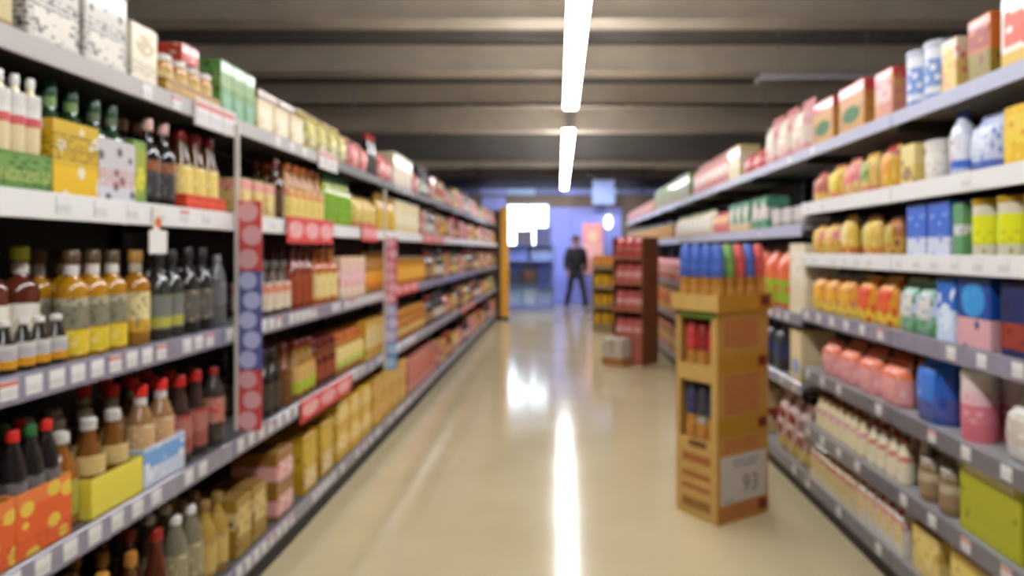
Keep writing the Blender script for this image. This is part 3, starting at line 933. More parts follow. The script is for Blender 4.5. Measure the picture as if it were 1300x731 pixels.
# ------------------------------------------------------------------ drinks shelving, the bays beyond
def far_protos():
    return [
        (pouch(.2, .12, .22, pr((190, 96, 86), (214, 170, 160), (.25, .6), (180, 50, 44), 3.4, .34), None, (180, 90, 80)), 'red and pink bag'),
        (box(.18, .18, .24, pr((196, 130, 116), (222, 190, 170), (.3, .6), (180, 60, 54), 4, .3), pr((190, 70, 62), None, (.3, .6), (226, 190, 180), 3, .3), 'oval', 'cereal_carton'), 'pink carton with red oval'),
        (bottle('wine_bottle', .29, .05, (56, 46, 40), (130, 50, 40), pr((150, 120, 90), None, (.3, .6), (190, 110, 90), 4, .3)), 'dark wine bottle with tan label'),
        (jar(.24, .06, (170, 116, 40), (120, 80, 40), pr((206, 170, 80), None, (.3, .6), (196, 110, 60), 4, .3), 'honey_jar'), 'amber jar with gold label'),
        (box(.2, .2, .25, pr((206, 164, 60), (196, 104, 60), (.3, .55), (226, 206, 140), 4, .3), pr((190, 80, 56), None, (.3, .6), (226, 190, 110), 3, .3), 'panel', 'cereal_carton'), 'gold carton with red panel'),
        (canister(.25, .06, pr((206, 190, 160), (190, 130, 110), (.3, .6)), (150, 100, 84), pr((196, 120, 100), None, (.3, .6), (222, 200, 170), 4, .3)), 'beige canister with pink label'),
        (bottle('sauce_bottle', .28, .05, (130, 76, 40), (170, 60, 44), pr((206, 150, 110), None, (.3, .6), (180, 70, 56), 4, .3)), 'brown bottle with red cap'),
        (bottle('spirit_bottle', .27, .045, (120, 120, 56), (60, 90, 50), pr((206, 196, 120), None, (.3, .6), (110, 130, 60), 4, .3)), 'olive bottle with green cap'),
        (bottle('wine_bottle', .3, .042, (34, 32, 32), (60, 56, 54), pr((206, 200, 190), None, (.3, .6), (90, 86, 84), 4, .3)), 'black bottle with white label'),
        (box(.15, .16, .2, pr((222, 180, 60), (60, 56, 56), (.2, .4), (200, 90, 60), 4, .26), pr((226, 206, 160), None, (.3, .6), (170, 80, 50), 3, .3), 'panel', 'biscuit_carton'), 'yellow carton with black band'),
    ]


fp = far_protos()
starts = {4: LY(524), 3: LY(534), 2: LY(542), 1: LY(542), 0: LY(554)}
prefs = {4: [0, 8, 1, 5, 0, 7, 4, 1], 3: [1, 8, 0, 5, 3, 9, 1, 6], 2: [2, 3, 8, 4, 6, 7, 1, 9, 2], 1: [2, 6, 8, 0, 3, 9, 2, 4, 7], 0: [1, 4, 6, 9, 0, 2, 8, 1]}
for lev in range(5):
    y = starts[lev]
    k = 0
    while y < LEND - .25:
        pro, ds = fp[prefs[lev][k % len(prefs[lev])]]
        end = min(y + R.uniform(.26, .62), LEND - .02)
        # keep blocks inside a bay so that no item straddles an upright
        nb = .42 + 1.2 * math.ceil((y - .42 + .02) / 1.2)
        end = min(end, nb - .01)
        if end - y > pro[2]:
            row(-1, LL[lev], LN[lev] + ' drinks shelf', y, end, pro, ds)
        y = end + .02
        k += 1

# ------------------------------------------------------------------ grocery shelving, first two bays
# --- top
G(6, 1268, 1330, box(.2, .17, .25, pr((232, 224, 210), (214, 176, 60), (.0, .22), (190, 60, 50), 3, .26), pr((214, 84, 60), None, (.3, .6), (240, 230, 220), 2.6, .3), 'panel', 'cereal_carton', (236, 228, 214), (.3, .7)), 'white carton with red print')
G(6, 1226, 1266, box(.13, .17, .225, pr((196, 100, 30), (140, 120, 30), (.0, .45), (130, 40, 30), 3, .26), pr((150, 40, 30), None, (.3, .6), (206, 110, 40), 3, .3), 'panel', 'cereal_carton', (206, 104, 30), (.5, .9)), 'orange and olive carton')
G(6, 1190, 1224, box(.1, .17, .2, pr((222, 190, 110), (230, 214, 190), (.6, 1), (214, 120, 100), 4, .28), pr((226, 200, 90), None, (.3, .6), (214, 130, 110), 3, .34), 'oval', 'cereal_carton', (232, 222, 206)), 'cream carton with yellow oval')
G(6, 1146, 1188, canister(.24, .05, pr((232, 234, 238), (110, 146, 206), (.0, .15)), (206, 210, 226), pr((120, 150, 206), None, (.3, .6), (236, 238, 240), 3.2, .36)), 'white and blue canister', rows=2)
G(6, 1106, 1144, box(.17, .17, .22, pr((206, 130, 110), (196, 66, 60), (.78, 1), (206, 160, 60), 4, .3), pr((230, 180, 176), None, (.3, .6), (200, 90, 80), 3, .3), 'panel', 'biscuit_carton', (200, 70, 64)), 'red topped pink carton')
G(6, 1030, 1104, box(.3, .17, .24, pr((196, 140, 66), (196, 72, 66), (.76, 1), (176, 110, 60), 4, .26), mat((48, 106, 50), .5), 'oval', 'biscuit_carton', (196, 66, 60), (.2, .55)), 'red and gold carton with green oval')
# --- second
G(5, 1268, 1330, box(.17, .2, .19, pr((226, 180, 30), (214, 150, 30), (.4, .55), (236, 200, 60), 4, .3), pr((230, 200, 60), None, (.3, .6), (214, 140, 30), 3, .3), 'panel', 'cereal_carton', (226, 180, 40)), 'egg yellow carton')
G(5, 1228, 1266, pouch(.16, .11, .2, pr((196, 204, 226), (86, 106, 180), (.0, .2), (110, 140, 206), 4.4, .28), pr((214, 218, 232), None, (.3, .6), (110, 130, 190), 4, .3), (160, 170, 206), 'flour_bag'), 'white and blue bag')
G(5, 1196, 1226, bottle('soda_bottle', .24, .045, (206, 210, 226), (60, 96, 180), pr((226, 226, 232), (70, 110, 200), (.0, .25), (206, 120, 100), 3.4, .24), (.12, .62)), 'white bottle with blue cap')
G(5, 1168, 1193, canister(.16, .05, pr((222, 216, 206), (214, 208, 196), (.3, .8)), (226, 222, 216), pr((232, 226, 216), None, (.3, .6), (206, 196, 180), 3, .3)), 'plain white canister', rows=2)
G(5, 1141, 1166, box(.12, .14, .17, pr((222, 196, 110), (226, 206, 140), (.5, 1), (130, 92, 50), 2.4, .24), pr((150, 110, 70), None, (.3, .6), (214, 190, 120), 3, .3), 'oval', 'biscuit_carton', (206, 176, 90), (.1, .45)), 'cream carton with brown oval', rows=2)
G(5, 1114, 1134, pouch(.12, .1, .21, pr((222, 170, 50), (170, 50, 36), (.75, 1), (230, 196, 90), 3, .3), pr((226, 150, 50), None, (.3, .6), (236, 206, 100), 2.6, .3), (150, 44, 34)), 'deep yellow bag with red top', rows=2)
G(5, 1086, 1112, pouch(.13, .1, .19, pr((222, 190, 96), (214, 130, 100), (.0, .18), (226, 150, 130), 4, .28), pr((110, 146, 70), None, (.3, .6), (226, 206, 110), 2.6, .38), (206, 150, 60)), 'yellow bag with green patch', rows=2)
G(5, 1028, 1046, pouch(.13, .1, .17, pr((190, 104, 84), (226, 190, 90), (.0, .3), (214, 150, 120), 3, .3), None, (170, 80, 66)), 'brick and yellow bag', rows=2)
G(5, 1071, 1084, pouch(.12, .1, .19, pr((226, 180, 110), (226, 140, 140), (.4, .9), (236, 206, 150), 3, .3), pr((226, 120, 120), None, (.3, .6), (236, 206, 120), 2.6, .3), (210, 110, 110)), 'pink and yellow bag', rows=2)
G(5, 1047, 1070, pouch(.15, .1, .18, pr((226, 190, 80), (222, 140, 90), (.0, .2), (190, 110, 60), 4, .24), pr((236, 214, 90), None, (.3, .6), (222, 180, 90), 3, .3), (196, 110, 80)), 'yellow bag with lemon patch', rows=2)
# --- third
G(4, 1226, 1330, canister(.2, .055, pr((206, 200, 176), (214, 214, 30), (.22, .56), (170, 140, 30), 3, .2), (176, 140, 20), pr((216, 218, 24), None, (.3, .6), (196, 190, 40), 3, .24), 'drink_powder_tin'), 'lemon yellow tin with gold lid', rows=2)
G(4, 1211, 1224, box(.062, .14, .19, pr((96, 150, 104), (206, 206, 214), (.4, .6), (110, 150, 100), 4, .3), None, 'oval', 'carton'), 'green and white carton', rows=2)
G(4, 1152, 1209, box(.15, .16, .21, pr((70, 106, 196), (206, 212, 226), (.0, .34), (110, 140, 214), 3, .26), pr((50, 104, 206), None, (.3, .6), (150, 180, 226), 3, .28), 'oval', 'detergent_carton', (60, 84, 160), (.45, .85)), 'blue carton with white base', rows=2)
G(4, 1121, 1136, pouch(.11, .1, .17, pr((176, 110, 50), (206, 160, 70), (.0, .5), (120, 66, 36), 3, .3), pr((190, 170, 70), None, (.3, .6), (160, 90, 40), 3, .26), (130, 76, 40)), 'brown bag with olive patch', rows=2)
G(4, 1086, 1119, pouch(.14, .1, .18, pr((222, 180, 80), (220, 146, 70), (.0, .22), (226, 206, 120), 4, .34), pr((214, 190, 90), None, (.3, .6), (160, 160, 90), 3, .26), (176, 100, 50)), 'golden bag with olive patch', rows=2)
G(4, 1062, 1084, pouch(.12, .1, .2, pr((226, 186, 70), (206, 110, 40), (.0, .2), (236, 210, 130), 3, .32), pr((232, 214, 150), None, (.3, .6), (206, 140, 50), 3, .3), (190, 150, 60)), 'bright yellow bag with ivory patch', rows=2)
G(4, 1030, 1060, pouch(.13, .1, .17, pr((220, 176, 80), (226, 150, 150), (.5, .8), (196, 96, 40), 4, .24), pr((230, 196, 110), None, (.3, .6), (214, 130, 40), 3, .3), (196, 100, 90)), 'golden bag with pink top', rows=2)
# --- fourth
G(3, 1262, 1340, box(.2, .2, .24, pr((20, 40, 92), (120, 50, 40), (.1, .45), (24, 34, 70), 3, .3), pr((150, 56, 44), None, (.3, .6), (110, 40, 36), 3, .3), 'panel', 'detergent_carton', (24, 40, 84), (.1, .45)), 'navy carton with rust panel')
arc = box(.2, .2, .25, pr((22, 70, 150), (216, 164, 168), (.0, .42), (30, 50, 110), 3, .2), pr((54, 146, 214), None, (.3, .6), (70, 160, 220), 2.4, .34), 'oval', 'detergent_carton', (24, 64, 140), (.42, .92))
G(3, 1218, 1260, arc, 'blue carton with pink base')
G(3, 1188, 1216, box(.12, .2, .24, pr((40, 104, 190), (196, 212, 232), (.0, .5), (214, 226, 240), 3, .28), pr((214, 228, 240), None, (.3, .6), (150, 190, 230), 2.4, .3), 'oval', 'detergent_carton', (30, 80, 160), (.15, .6)), 'sky blue carton with white oval')
G(3, 1141, 1186, pouch(.14, .1, .22, pr((130, 170, 150), (196, 206, 226), (.4, .75), (86, 150, 86), 3.6, .32), pr((214, 210, 200), None, (.3, .6), (120, 160, 190), 3, .34), (110, 150, 110), 'refill_pouch'), 'green and white pouch', rows=2)
G(3, 1084, 1136, pouch(.16, .11, .22, pr((222, 150, 44), (230, 196, 60), (.0, .32), (214, 84, 44), 3, .34), pr((226, 96, 56), None, (.3, .6), (206, 50, 40), 2.6, .34), (196, 150, 50)), 'orange bag with red patch', rows=2)
G(3, 1030, 1082, pouch(.16, .11, .21, pr((220, 150, 50), (226, 196, 70), (.0, .35), (190, 120, 110), 3, .3), pr((230, 180, 60), None, (.3, .6), (226, 110, 50), 2.6, .34), (110, 140, 140)), 'orange bag with gold patch', rows=2)
# --- fifth
G(2, 1252, 1345, pouch(.2, .15, .21, pr((206, 202, 196), (190, 184, 176), (.3, .6), (226, 224, 220), 3, .34), pr((196, 186, 170), None, (.3, .6), (222, 218, 212), 3, .3), (190, 180, 170), 'rice_bag'), 'pale grey bag', rows=2)
G(2, 1207, 1248, canister(.25, .06, pr((226, 206, 206), (214, 110, 124), (.0, .5)), (222, 218, 216), pr((216, 120, 134), (230, 190, 196), (.6, 1), (226, 160, 170), 3, .3)), 'white and pink canister', rows=2)
G(2, 1150, 1204, pouch(.19, .15, .28, pr((40, 92, 186), (80, 90, 160), (.05, .4), (30, 70, 160), 3, .3), pr((60, 120, 210), None, (.3, .6), (150, 170, 226), 2.4, .26), (24, 60, 130), 'detergent_bag'), 'royal blue bag', rows=2)
G(2, 1040, 1146, pouch(.2, .12, .19, pr((222, 150, 150), (226, 120, 80), (.66, 1), (226, 180, 176), 3, .3), pr((226, 160, 160), (228, 126, 86), (.7, 1.0), (216, 130, 130), 3, .26), (206, 90, 60)), 'coral and pink bag', rows=2)
# --- sixth
lime = box(.34, .24, .28, pr((176, 176, 30), (170, 170, 28), (.2, .7), (140, 140, 24), 4, .16), pr((214, 206, 160), None, (.3, .6), (196, 186, 130), 3, .3), 'panel', 'carton_case', (196, 190, 50), (.76, .94))
row(1, RL[1], 'sixth grocery shelf', 2.215, 2.56, lime, 'big lime green case with cream strip', n=1)
G(1, 1160, 1212, jar(.17, .05, (130, 104, 70), (176, 166, 150), pr((150, 124, 90), (190, 176, 150), (.6, 1), (170, 110, 80), 4, .3), 'coffee_jar'), 'brown jar with pale lid', rows=2)
crm = bottle('sauce_bottle', .2, .038, (226, 214, 186), (130, 40, 34), pr((226, 214, 184), (206, 130, 110), (.75, 1), (236, 230, 216), 4, .34), (.1, .6))
G(1, 1098, 1148, crm, 'cream bottle with maroon cap', rows=3)
crm2 = bottle('sauce_bottle', .2, .038, (228, 214, 170), (120, 36, 30), pr((230, 218, 176), (220, 170, 170), (.7, 1), (236, 230, 206), 4, .34), (.1, .6))
G(1, 1034, 1096, crm2, 'ivory bottle with brown cap', rows=3)
# --- bottom
G(0, 1206, 1330, box(.24, .24, .2, pr((226, 196, 110), (214, 176, 90), (.2, .5), (236, 214, 130), 3, .3), pr((230, 206, 100), None, (.3, .6), (214, 150, 130), 3, .26), 'panel', 'carton_case', (170, 130, 50)), 'straw yellow case')
G(0, 1152, 1202, box(.2, .24, .19, pr((222, 196, 120), (200, 160, 70), (.5, .7), (236, 214, 140), 3, .3), pr((232, 210, 120), None, (.3, .6), (206, 160, 80), 3, .3), 'oval', 'carton_case', (150, 110, 50)), 'straw case with yellow oval')
G(0, 1090, 1150, gable(.075, .075, .2, pr((224, 216, 204), (216, 160, 150), (.55, .75), (236, 230, 224), 4, .3), (200, 60, 50), pr((230, 206, 140), None, (.3, .6), (214, 150, 60), 3, .3)), 'white drink carton with red cap', rows=3)
G(0, 1030, 1088, gable(.075, .075, .19, pr((222, 206, 166), (196, 130, 120), (.6, .78), (236, 226, 196), 4, .3), (180, 140, 90), pr((220, 196, 130), None, (.3, .6), (190, 150, 90), 3, .3)), 'cream drink carton with tan cap', rows=3)

# ------------------------------------------------------------------ grocery shelving beyond
def H(level, p1, p0, proto, desc, **k):
    row(1, RF[level], FN[level] + ' grocery shelf', max(RY(p0), 4.155), RY(p1), proto, desc, **k)


H(4, 970, 1024, pouch(.24, .14, .33, pr((216, 160, 156), (222, 206, 190), (.2, .55), (206, 80, 80), 3.4, .24), pr((222, 210, 186), None, (.3, .6), (206, 150, 146), 3, .3), (200, 90, 84)), 'pink and white bag')
H(4, 942, 968, pouch(.2, .13, .17, pr((190, 60, 54), (214, 150, 146), (.3, .6), (206, 40, 36), 3, .3), None, (170, 44, 40)), 'dark red bag')
H(4, 926, 940, box(.17, .17, .27, pr((214, 196, 140), (226, 214, 190), (.4, .8), None), pr((226, 214, 180), None, (.3, .6), (196, 160, 90), 3, .3), 'panel', 'cereal_carton'), 'beige carton')
H(4, 880, 924, pouch(.22, .13, .31, pr((210, 150, 140), (226, 206, 190), (.3, .6), (190, 80, 76), 3.4, .3), None, (190, 100, 90)), 'rose bag with white band')
H(4, 832, 876, box(.22, .2, .3, pr((96, 120, 50), (150, 130, 70), (.0, .4), (80, 110, 40), 3, .3), pr((120, 140, 60), None, (.3, .6), (176, 150, 90), 3, .3), 'panel', 'cereal_carton', (74, 96, 40)), 'moss green carton')
H(4, 797, 829, pouch(.24, .14, .24, pr((190, 110, 96), (206, 160, 150), (.3, .6), (150, 70, 60), 3, .3), None, (170, 90, 80)), 'brick red bag')
H(3, 980, 1024, box(.17, .16, .12, pr((196, 190, 182), (150, 140, 132), (.0, .3), None), pr((206, 200, 196), None, (.3, .6), (150, 146, 150), 3, .3), 'panel', 'carton', (180, 170, 166)), 'low grey white carton')
H(3, 955, 976, box(.17, .16, .23, pr((80, 140, 104), (206, 200, 190), (.3, .66), (50, 84, 96), 3, .24), pr((222, 214, 206), None, (.3, .6), (200, 90, 80), 3, .26), 'oval', 'cereal_carton', (66, 120, 90)), 'green carton with white oval')
H(3, 926, 952, box(.17, .16, .23, pr((86, 150, 110), (214, 180, 110), (.0, .3), (206, 212, 206), 3, .34), pr((226, 220, 206), None, (.3, .6), (206, 170, 90), 3, .3), 'oval', 'cereal_carton', (76, 136, 96)), 'pale green carton with beige oval')
H(3, 905, 924, pouch(.19, .12, .2, pr((214, 120, 116), (222, 190, 110), (.5, .8), (200, 60, 54), 3, .3), None, (196, 80, 70)), 'red and gold bag')
H(3, 858, 902, pouch(.24, .14, .25, pr((218, 204, 176), (226, 220, 206), (.2, .6), (206, 186, 140), 3, .3), None, (150, 170, 110), 'flour_bag'), 'off-white bag with green seal')
H(3, 797, 852, canister(.22, .07, pr((190, 170, 110), (150, 170, 110), (.4, .6), (206, 140, 60), 3, .3), (150, 150, 170), pr((206, 160, 110), None, (.3, .6), (180, 110, 90), 3, .3)), 'tan canister with grey lid')
tall = box(.28, .2, .42, pr((226, 214, 184), (218, 204, 170), (.1, .4), None, 4, .3, (190, 176, 140), (.5, .8)), pr((234, 226, 206), None, (.3, .6), (206, 190, 150), 3, .3), 'panel', 'cereal_carton', None, (.5, .9))
H(2, 1003, 1024, tall, 'tall ivory carton')
row(1, RF[2], 'third grocery shelf', 4.5, 5.3, pouch(.2, .13, .4, pr((220, 104, 60), (140, 176, 40), (.1, .5), (206, 60, 44), 3, .26), None, (110, 24, 20)), 'red over lime bag')
H(2, 880, 926, pouch(.22, .14, .3, pr((206, 160, 70), (180, 90, 70), (.3, .6), (226, 200, 130), 3, .3), None, (150, 90, 50)), 'gold and red bag')
H(2, 797, 876, pouch(.24, .14, .28, pr((200, 96, 90), (214, 170, 150), (.3, .6), (170, 60, 50), 3, .3), None, (160, 70, 60)), 'crimson bag with pale band')
H(1, 1000, 1026, box(.2, .2, .31, pr((222, 202, 150), (228, 210, 164), (.4, .9), None), pr((140, 166, 206), None, (.3, .6), (196, 206, 220), 2.6, .26), 'oval', 'cereal_carton', (216, 196, 146), (.12, .42)), 'beige carton with blue circle')
row(1, RF[1], 'fourth grocery shelf', 4.6, 5.3, pouch(.2, .14, .3, pr((34, 36, 44), (30, 50, 100), (.3, .6), (60, 60, 70), 3, .26), None, (30, 30, 36)), 'black and navy bag')
H(1, 870, 926, box(.24, .2, .28, pr((190, 150, 110), (90, 130, 170), (.3, .6), (206, 180, 140), 3, .3), pr((206, 190, 160), None, (.3, .6), (100, 130, 160), 3, .3), 'panel', 'cereal_carton'), 'tan carton with blue band')
H(1, 797, 866, box(.24, .2, .3, pr((200, 150, 60), (170, 80, 60), (.3, .6), (226, 190, 100), 3, .3), pr((206, 100, 70), None, (.3, .6), (226, 190, 110), 3, .3), 'panel', 'cereal_carton'), 'gold carton with rust band')
stripe = pouch(.15, .14, .36, pr((214, 190, 180), (206, 180, 110), (.0, .3), (140, 44, 38), 3.2, .3), pr((140, 40, 34), (226, 200, 196), (.4, .6), None), (206, 150, 140))
H(0, 985, 1024, stripe, 'tall white bag with maroon patch')
row(1, RF[0], 'bottom grocery shelf', 5.0, 6.4, box(.24, .22, .3, pr((206, 180, 130), (150, 60, 50), (.3, .6), (226, 206, 170), 3, .3), None, 'oval', 'carton_case'), 'beige case with maroon band')
row(1, RF[0], 'bottom grocery shelf', 6.6, 9.0, box(.26, .22, .32, pr((190, 130, 80), (214, 190, 150), (.3, .6), (150, 80, 50), 3, .3), None, 'oval', 'carton_case'), 'tan case with pale band')
row(1, RF[0], 'bottom grocery shelf', 9.1, 14.7, box(.3, .22, .32, pr((180, 110, 80), (206, 160, 90), (.3, .6), (130, 70, 50), 3, .3), None, 'oval', 'carton_case'), 'rust case with gold band')

# ------------------------------------------------------------------ promotional banners and shelf signs
def promo_banner(x, y, z0, zs, w, label, pole_top):
    t = empty('promo_banner', (x, y, 0))
    tag(t, label, 'banner', 'promotional banners on the drinks shelving')
    ob('pole', box_me('pole', mat((216, 208, 200), .4), -.008, .008, .003, .013, z0, pole_top), t)
    ob('arm', box_me('arm', mat((216, 208, 200), .4), -.009, -.008, .004, .012, pole_top - .02, pole_top - .008), t)
    z = z0
    for hgt, c, dots in zs:
        p = ob('panel', box_me('panel', mat(c, .5), .009, w, 0, .006, z, z + hgt - .003, .001), t)
        n = max(1, round(hgt / .085))
        for k in range(n):
            bm = bmesh.new()
            r = min(w * .40, hgt / n * .45)
            M = Matrix.Translation((w / 2 + (.012 if k % 2 else -.004), -.0005, z + (k + .5) * hgt / n)) @ Matrix.Rotation(math.pi / 2, 4, 'X')
            bmesh.ops.create_cone(bm, cap_ends=True, segments=14, radius1=r, radius2=r, depth=.002, matrix=M)
            ob('emblem', finish(bm, 'emblem', mat(dots, .5)), p)
        z += hgt
    return t


promo_banner(-1.276, 2.80, .74, [(.24, (208, 74, 72), (226, 170, 176)), (.39, (92, 96, 160), (186, 190, 228)), (.28, (206, 76, 76), (224, 168, 172))], .10,
             'tall red and blue banner with pale circles between first and second bays', 1.95)
promo_banner(-1.276, 5.18, .58, [(.2, (112, 150, 200), (170, 200, 230)), (.28, (150, 150, 200), (206, 200, 226)), (.24, (206, 96, 110), (232, 180, 190)), (.25, (206, 90, 100), (230, 176, 186))], .09,
             'smaller pink and blue banner further along the drinks shelving', 1.9)


def shelf_sign(y0, y1, z, h, label, c=(206, 60, 56), c2=(228, 160, 160), s=-1):
    x = (PX_L + .02) if s < 0 else PX_R - .012
    t = empty('shelf_sign', (x, (y0 + y1) / 2, z))
    tag(t, label, 'sign', 'red promotional signs on the drinks shelves')
    w = y1 - y0
    ob('board', box_me('board', mat(c, .5), 0, .004, -w / 2, w / 2, 0, h, .001), t)
    n = 3
    for k in range(n):
        yc = -w / 2 + (k + .5) * w / n
        me = oval_me('emblem', pr(c2, None, (.3, .6), (236, 200, 196), 3, .3), .0035, .0015, w / n * .44, h * .34, h * .5)
        ob('emblem', me, t, (0, yc, 0))
    ob('clip', box_me('clip', mat((220, 216, 210), .4), -.003, 0, -w / 2 + .02, w / 2 - .02, h * .3, h * .6), t)


shelf_sign(3.33, 4.0, 1.485, .13, 'red sign with pink ovals clipped to the second drinks shelf')
shelf_sign(3.5, 4.35, .59, .11, 'red sign with pink ovals clipped to the fourth drinks shelf')
shelf_sign(4.6, 4.98, 1.51, .11, 'short red sign on the second drinks shelf before the pink banner')
shelf_sign(5.45, 6.4, 1.09, .09, 'pale red sign on the third drinks shelf past the pink banner')
shelf_sign(6.7, 7.9, 1.52, .10, 'long dull pink sign far along the second drinks shelf', (190, 90, 84), (206, 130, 124))
shelf_sign(9.2, 10.8, .62, .09, 'long dull pink sign far along the fourth drinks shelf', (190, 100, 92), (206, 130, 124))
# white price card hanging below the second drinks shelf
t = empty('price_card', (PX_L + .012, 2.275, 1.44))
tag(t, 'white price card with orange mark hanging under the second drinks shelf', 'price card')
ob('card', box_me('card', mat((226, 222, 216), .5), 0, .002, -.05, .05, 0, .075, .0005), t)
ob('mark', oval_me('mark', pr((214, 110, 50), None, (.3, .6), (206, 50, 44), 2.4, .3), .0015, .001, .02, .018, .1), t)
ob('strip', box_me('strip', mat((222, 214, 200), .5), 0, .002, -.03, .01, .075, .15), t)
for yy, lb in ((2.66, 'white price holder on the top drinks shelf above the tall banner'), (3.95, 'white price holder on the top drinks shelf beyond the green cartons')):
    t = empty('price_holder', (PX_L + .012, yy, 1.895))
    tag(t, lb, 'price card', 'price holders on the top drinks shelf')
    ob('holder', box_me('holder', mat((206, 196, 190), .4), 0, .003, -.16, .16, 0, .1, .001), t)
    for k in range(3):
        ob('card', box_me('card', TAG2, .003, .005, -.15 + k * .1, -.06 + k * .1, .01, .09), t)


# ------------------------------------------------------------------ cardboard display stand by the grocery shelves
KR = mat((202, 164, 92), .75, 0, 0, .07, 14)
KR2 = mat((184, 136, 66), .75, 0, 0, .07, 14)
MUS = mat((178, 128, 30), .7, 0, 0, .06, 14)
RUST = mat((178, 114, 58), .7, 0, 0, .08, 14)
MAR = mat((110, 30, 18), .6)
ST = (.83, 3.72, 0)
ANG = math.radians(34)
stand = empty('display_stand', ST, ANG)
tag(stand, 'tall tan cardboard display stand with bottles, price poster on its side', 'display stand')
U, V = .40, .31
t_ = .006


def sb(name, m, a, b, c, d, e, f, parent=stand, bev=0.0):
    return ob(name, box_me(name, m, a, b, c, d, e, f, bev), parent)


sb('side_panel', KR2, 0, U, 0, t_, 0, 1.13)                   # the wide side with the poster
side2 = sb('side_panel', KR2, 0, U, V - t_, V, 0, 1.13)
sb('rear_panel', KR2, U - t_, U, t_, V - t_, 0, 1.13)
front = sb('front_panel', KR, 0, t_, t_, V - t_, 0, .43)
sb('front_lip', KR, 0, t_, t_, V - t_, .74, .835)
sb('front_post', KR, 0, t_, t_, .045, .43, .74)
sb('front_post', KR, 0, t_, V - .03, V - t_, .43, .74)
sb('front_post', KR, 0, t_, t_, .045, .835, 1.10)
sb('front_post', KR, 0, t_, V - .03, V - t_, .835, 1.10)
for z in (.40, .76, 1.13):
    sb('tier', KR2, t_, U - t_, t_, V - t_, z - .006, z)
hd = sb('header', mat((110, 136, 50), .6), -.003, .0, .02, V - .02, 1.085, 1.115)
# top tray
for nm, q in (('tray_lip', (-.02, -.014, -.02, V + .02, 1.125, 1.215)), ('tray_lip', (U + .014, U + .02, -.02, V + .02, 1.125, 1.215))):
    sb(nm, KR, *q)
sb('tray_lip', MUS, -.014, U + .014, -.02, -.014, 1.125, 1.215)
sb('tray_lip', MUS, -.014, U + .014, V + .014, V + .02, 1.125, 1.215)
sb('tray_floor', KR2, -.014, U + .014, -.014, V + .014, 1.131, 1.137)
# printing and fittings on the wide side
for z0, z1 in ((.80, .90), (.46, .56), (.02, .09)):
    sb('side_band', MUS if z0 > .1 else RUST, .004, U - .004, -.003, 0, z0, z1)
for z0, z1 in ((.93, 1.08), (.575, .785), (.375, .44)):
    sb('side_print', RUST, .05, U - .08, -.002, 0, z0, z1)
for z in (1.15, .82, .48, .03):
    sb('corner_tab', MAR, U - .085, U - .015, -.0045 if z < 1.1 else -.0245, -.003 if z < 1.1 else -.02, z, z + .055)
for z0, z1 in ((.30, .345), (.215, .245), (.15, .175), (.05, .10)):
    sb('front_print', mat((170, 104, 50), .7) if z0 > .06 else mat((150, 106, 56), .7), -.002, 0, .05, V - .05, z0, z1)
sb('front_print', mat((120, 70, 40), .7), -.002, 0, .08, V - .10, .385, .42)
poster = sb('price_poster', mat((196, 188, 180), .6), .02, U - .025, -.006, -.0035, .105, .355)


def text(s, size, m, parent, loc, rot):
    cu = bpy.data.curves.new('text', 'FONT')
    cu.body = s
    cu.size = size
    cu.align_x = 'CENTER'
    cu.extrude = .0006
    tmp = bpy.data.objects.new('tmp', cu)
    C.objects.link(tmp)
    bpy.context.view_layer.update()
    me = bpy.data.meshes.new_from_object(tmp.evaluated_get(bpy.context.evaluated_depsgraph_get()))
    bpy.data.objects.remove(tmp)
    me.materials.clear()
    me.materials.append(m)
    o = ob('lettering', me, parent, loc)
    o.rotation_euler = rot
    return o


INK = mat((112, 104, 98), .7)
text('93', .13, INK, poster, (U * .62, -.0068, .15), (math.pi / 2, 0, 0))
bm = bmesh.new()
for k, (a, b, z) in enumerate(((.11, .20, .315), (.215, .31, .315), (.12, .17, .29), (.18, .30, .29), (.04, .12, .115))):
    add_box(bm, a, b, -.0072, -.0058, z, z + .014)
fpnt = ob('fine_print', finish(bm, 'fine_print', mat((150, 146, 158), .7)), poster)
fpnt['kind'] = 'stuff'
RotS = Matrix.Rotation(ANG, 4, 'Z')


def in_stand(proto, u, v, z, desc, place):
    p = Vector(ST) + RotS @ Vector((u, v, z))
    o = put(proto, p.x, p.y, p.z, ANG + math.pi)
    o['group'] = 'bottles in the cardboard stand'
    o['label'] = desc + ', ' + place
    return o


def stand_bottle(wrap, cap, glass, h=.335):
    return bottle('sauce_bottle', h, .034, glass, cap, pr((206, 150, 60), None, (.3, .6), (176, 100, 40), 4, .3), (.1, .42), wrap)


def wrapped(wrap, cap, glass, h=.34):
    """Bottle with a wide coloured sleeve over shoulder and neck."""
    key = ('w', tuple(wrap), tuple(cap), tuple(glass), h)
    if key in _pc:
        return _pc[key]
    base = bottle('sauce_bottle', h, .034, glass, cap, pr((200, 140, 60), None, (.3, .6), (150, 90, 40), 4, .3), (.08, .36))
    r = .035
    sl = lathe_me('neck_sleeve', pr(wrap, None, (.3, .6), tuple(min(255, int(c * 1.2 + 12)) for c in wrap), 3.2, .3), [(r, .50 * h), (r * 1.06, .52 * h), (r * .98, .86 * h), (r * .66, 1.0 * h), (r * .5, 1.02 * h)], 14)
    _pc[key] = (base[0], base[1], base[2], base[3], h, base[5], [base[6][1], ('neck_sleeve', sl)])
    return _pc[key]


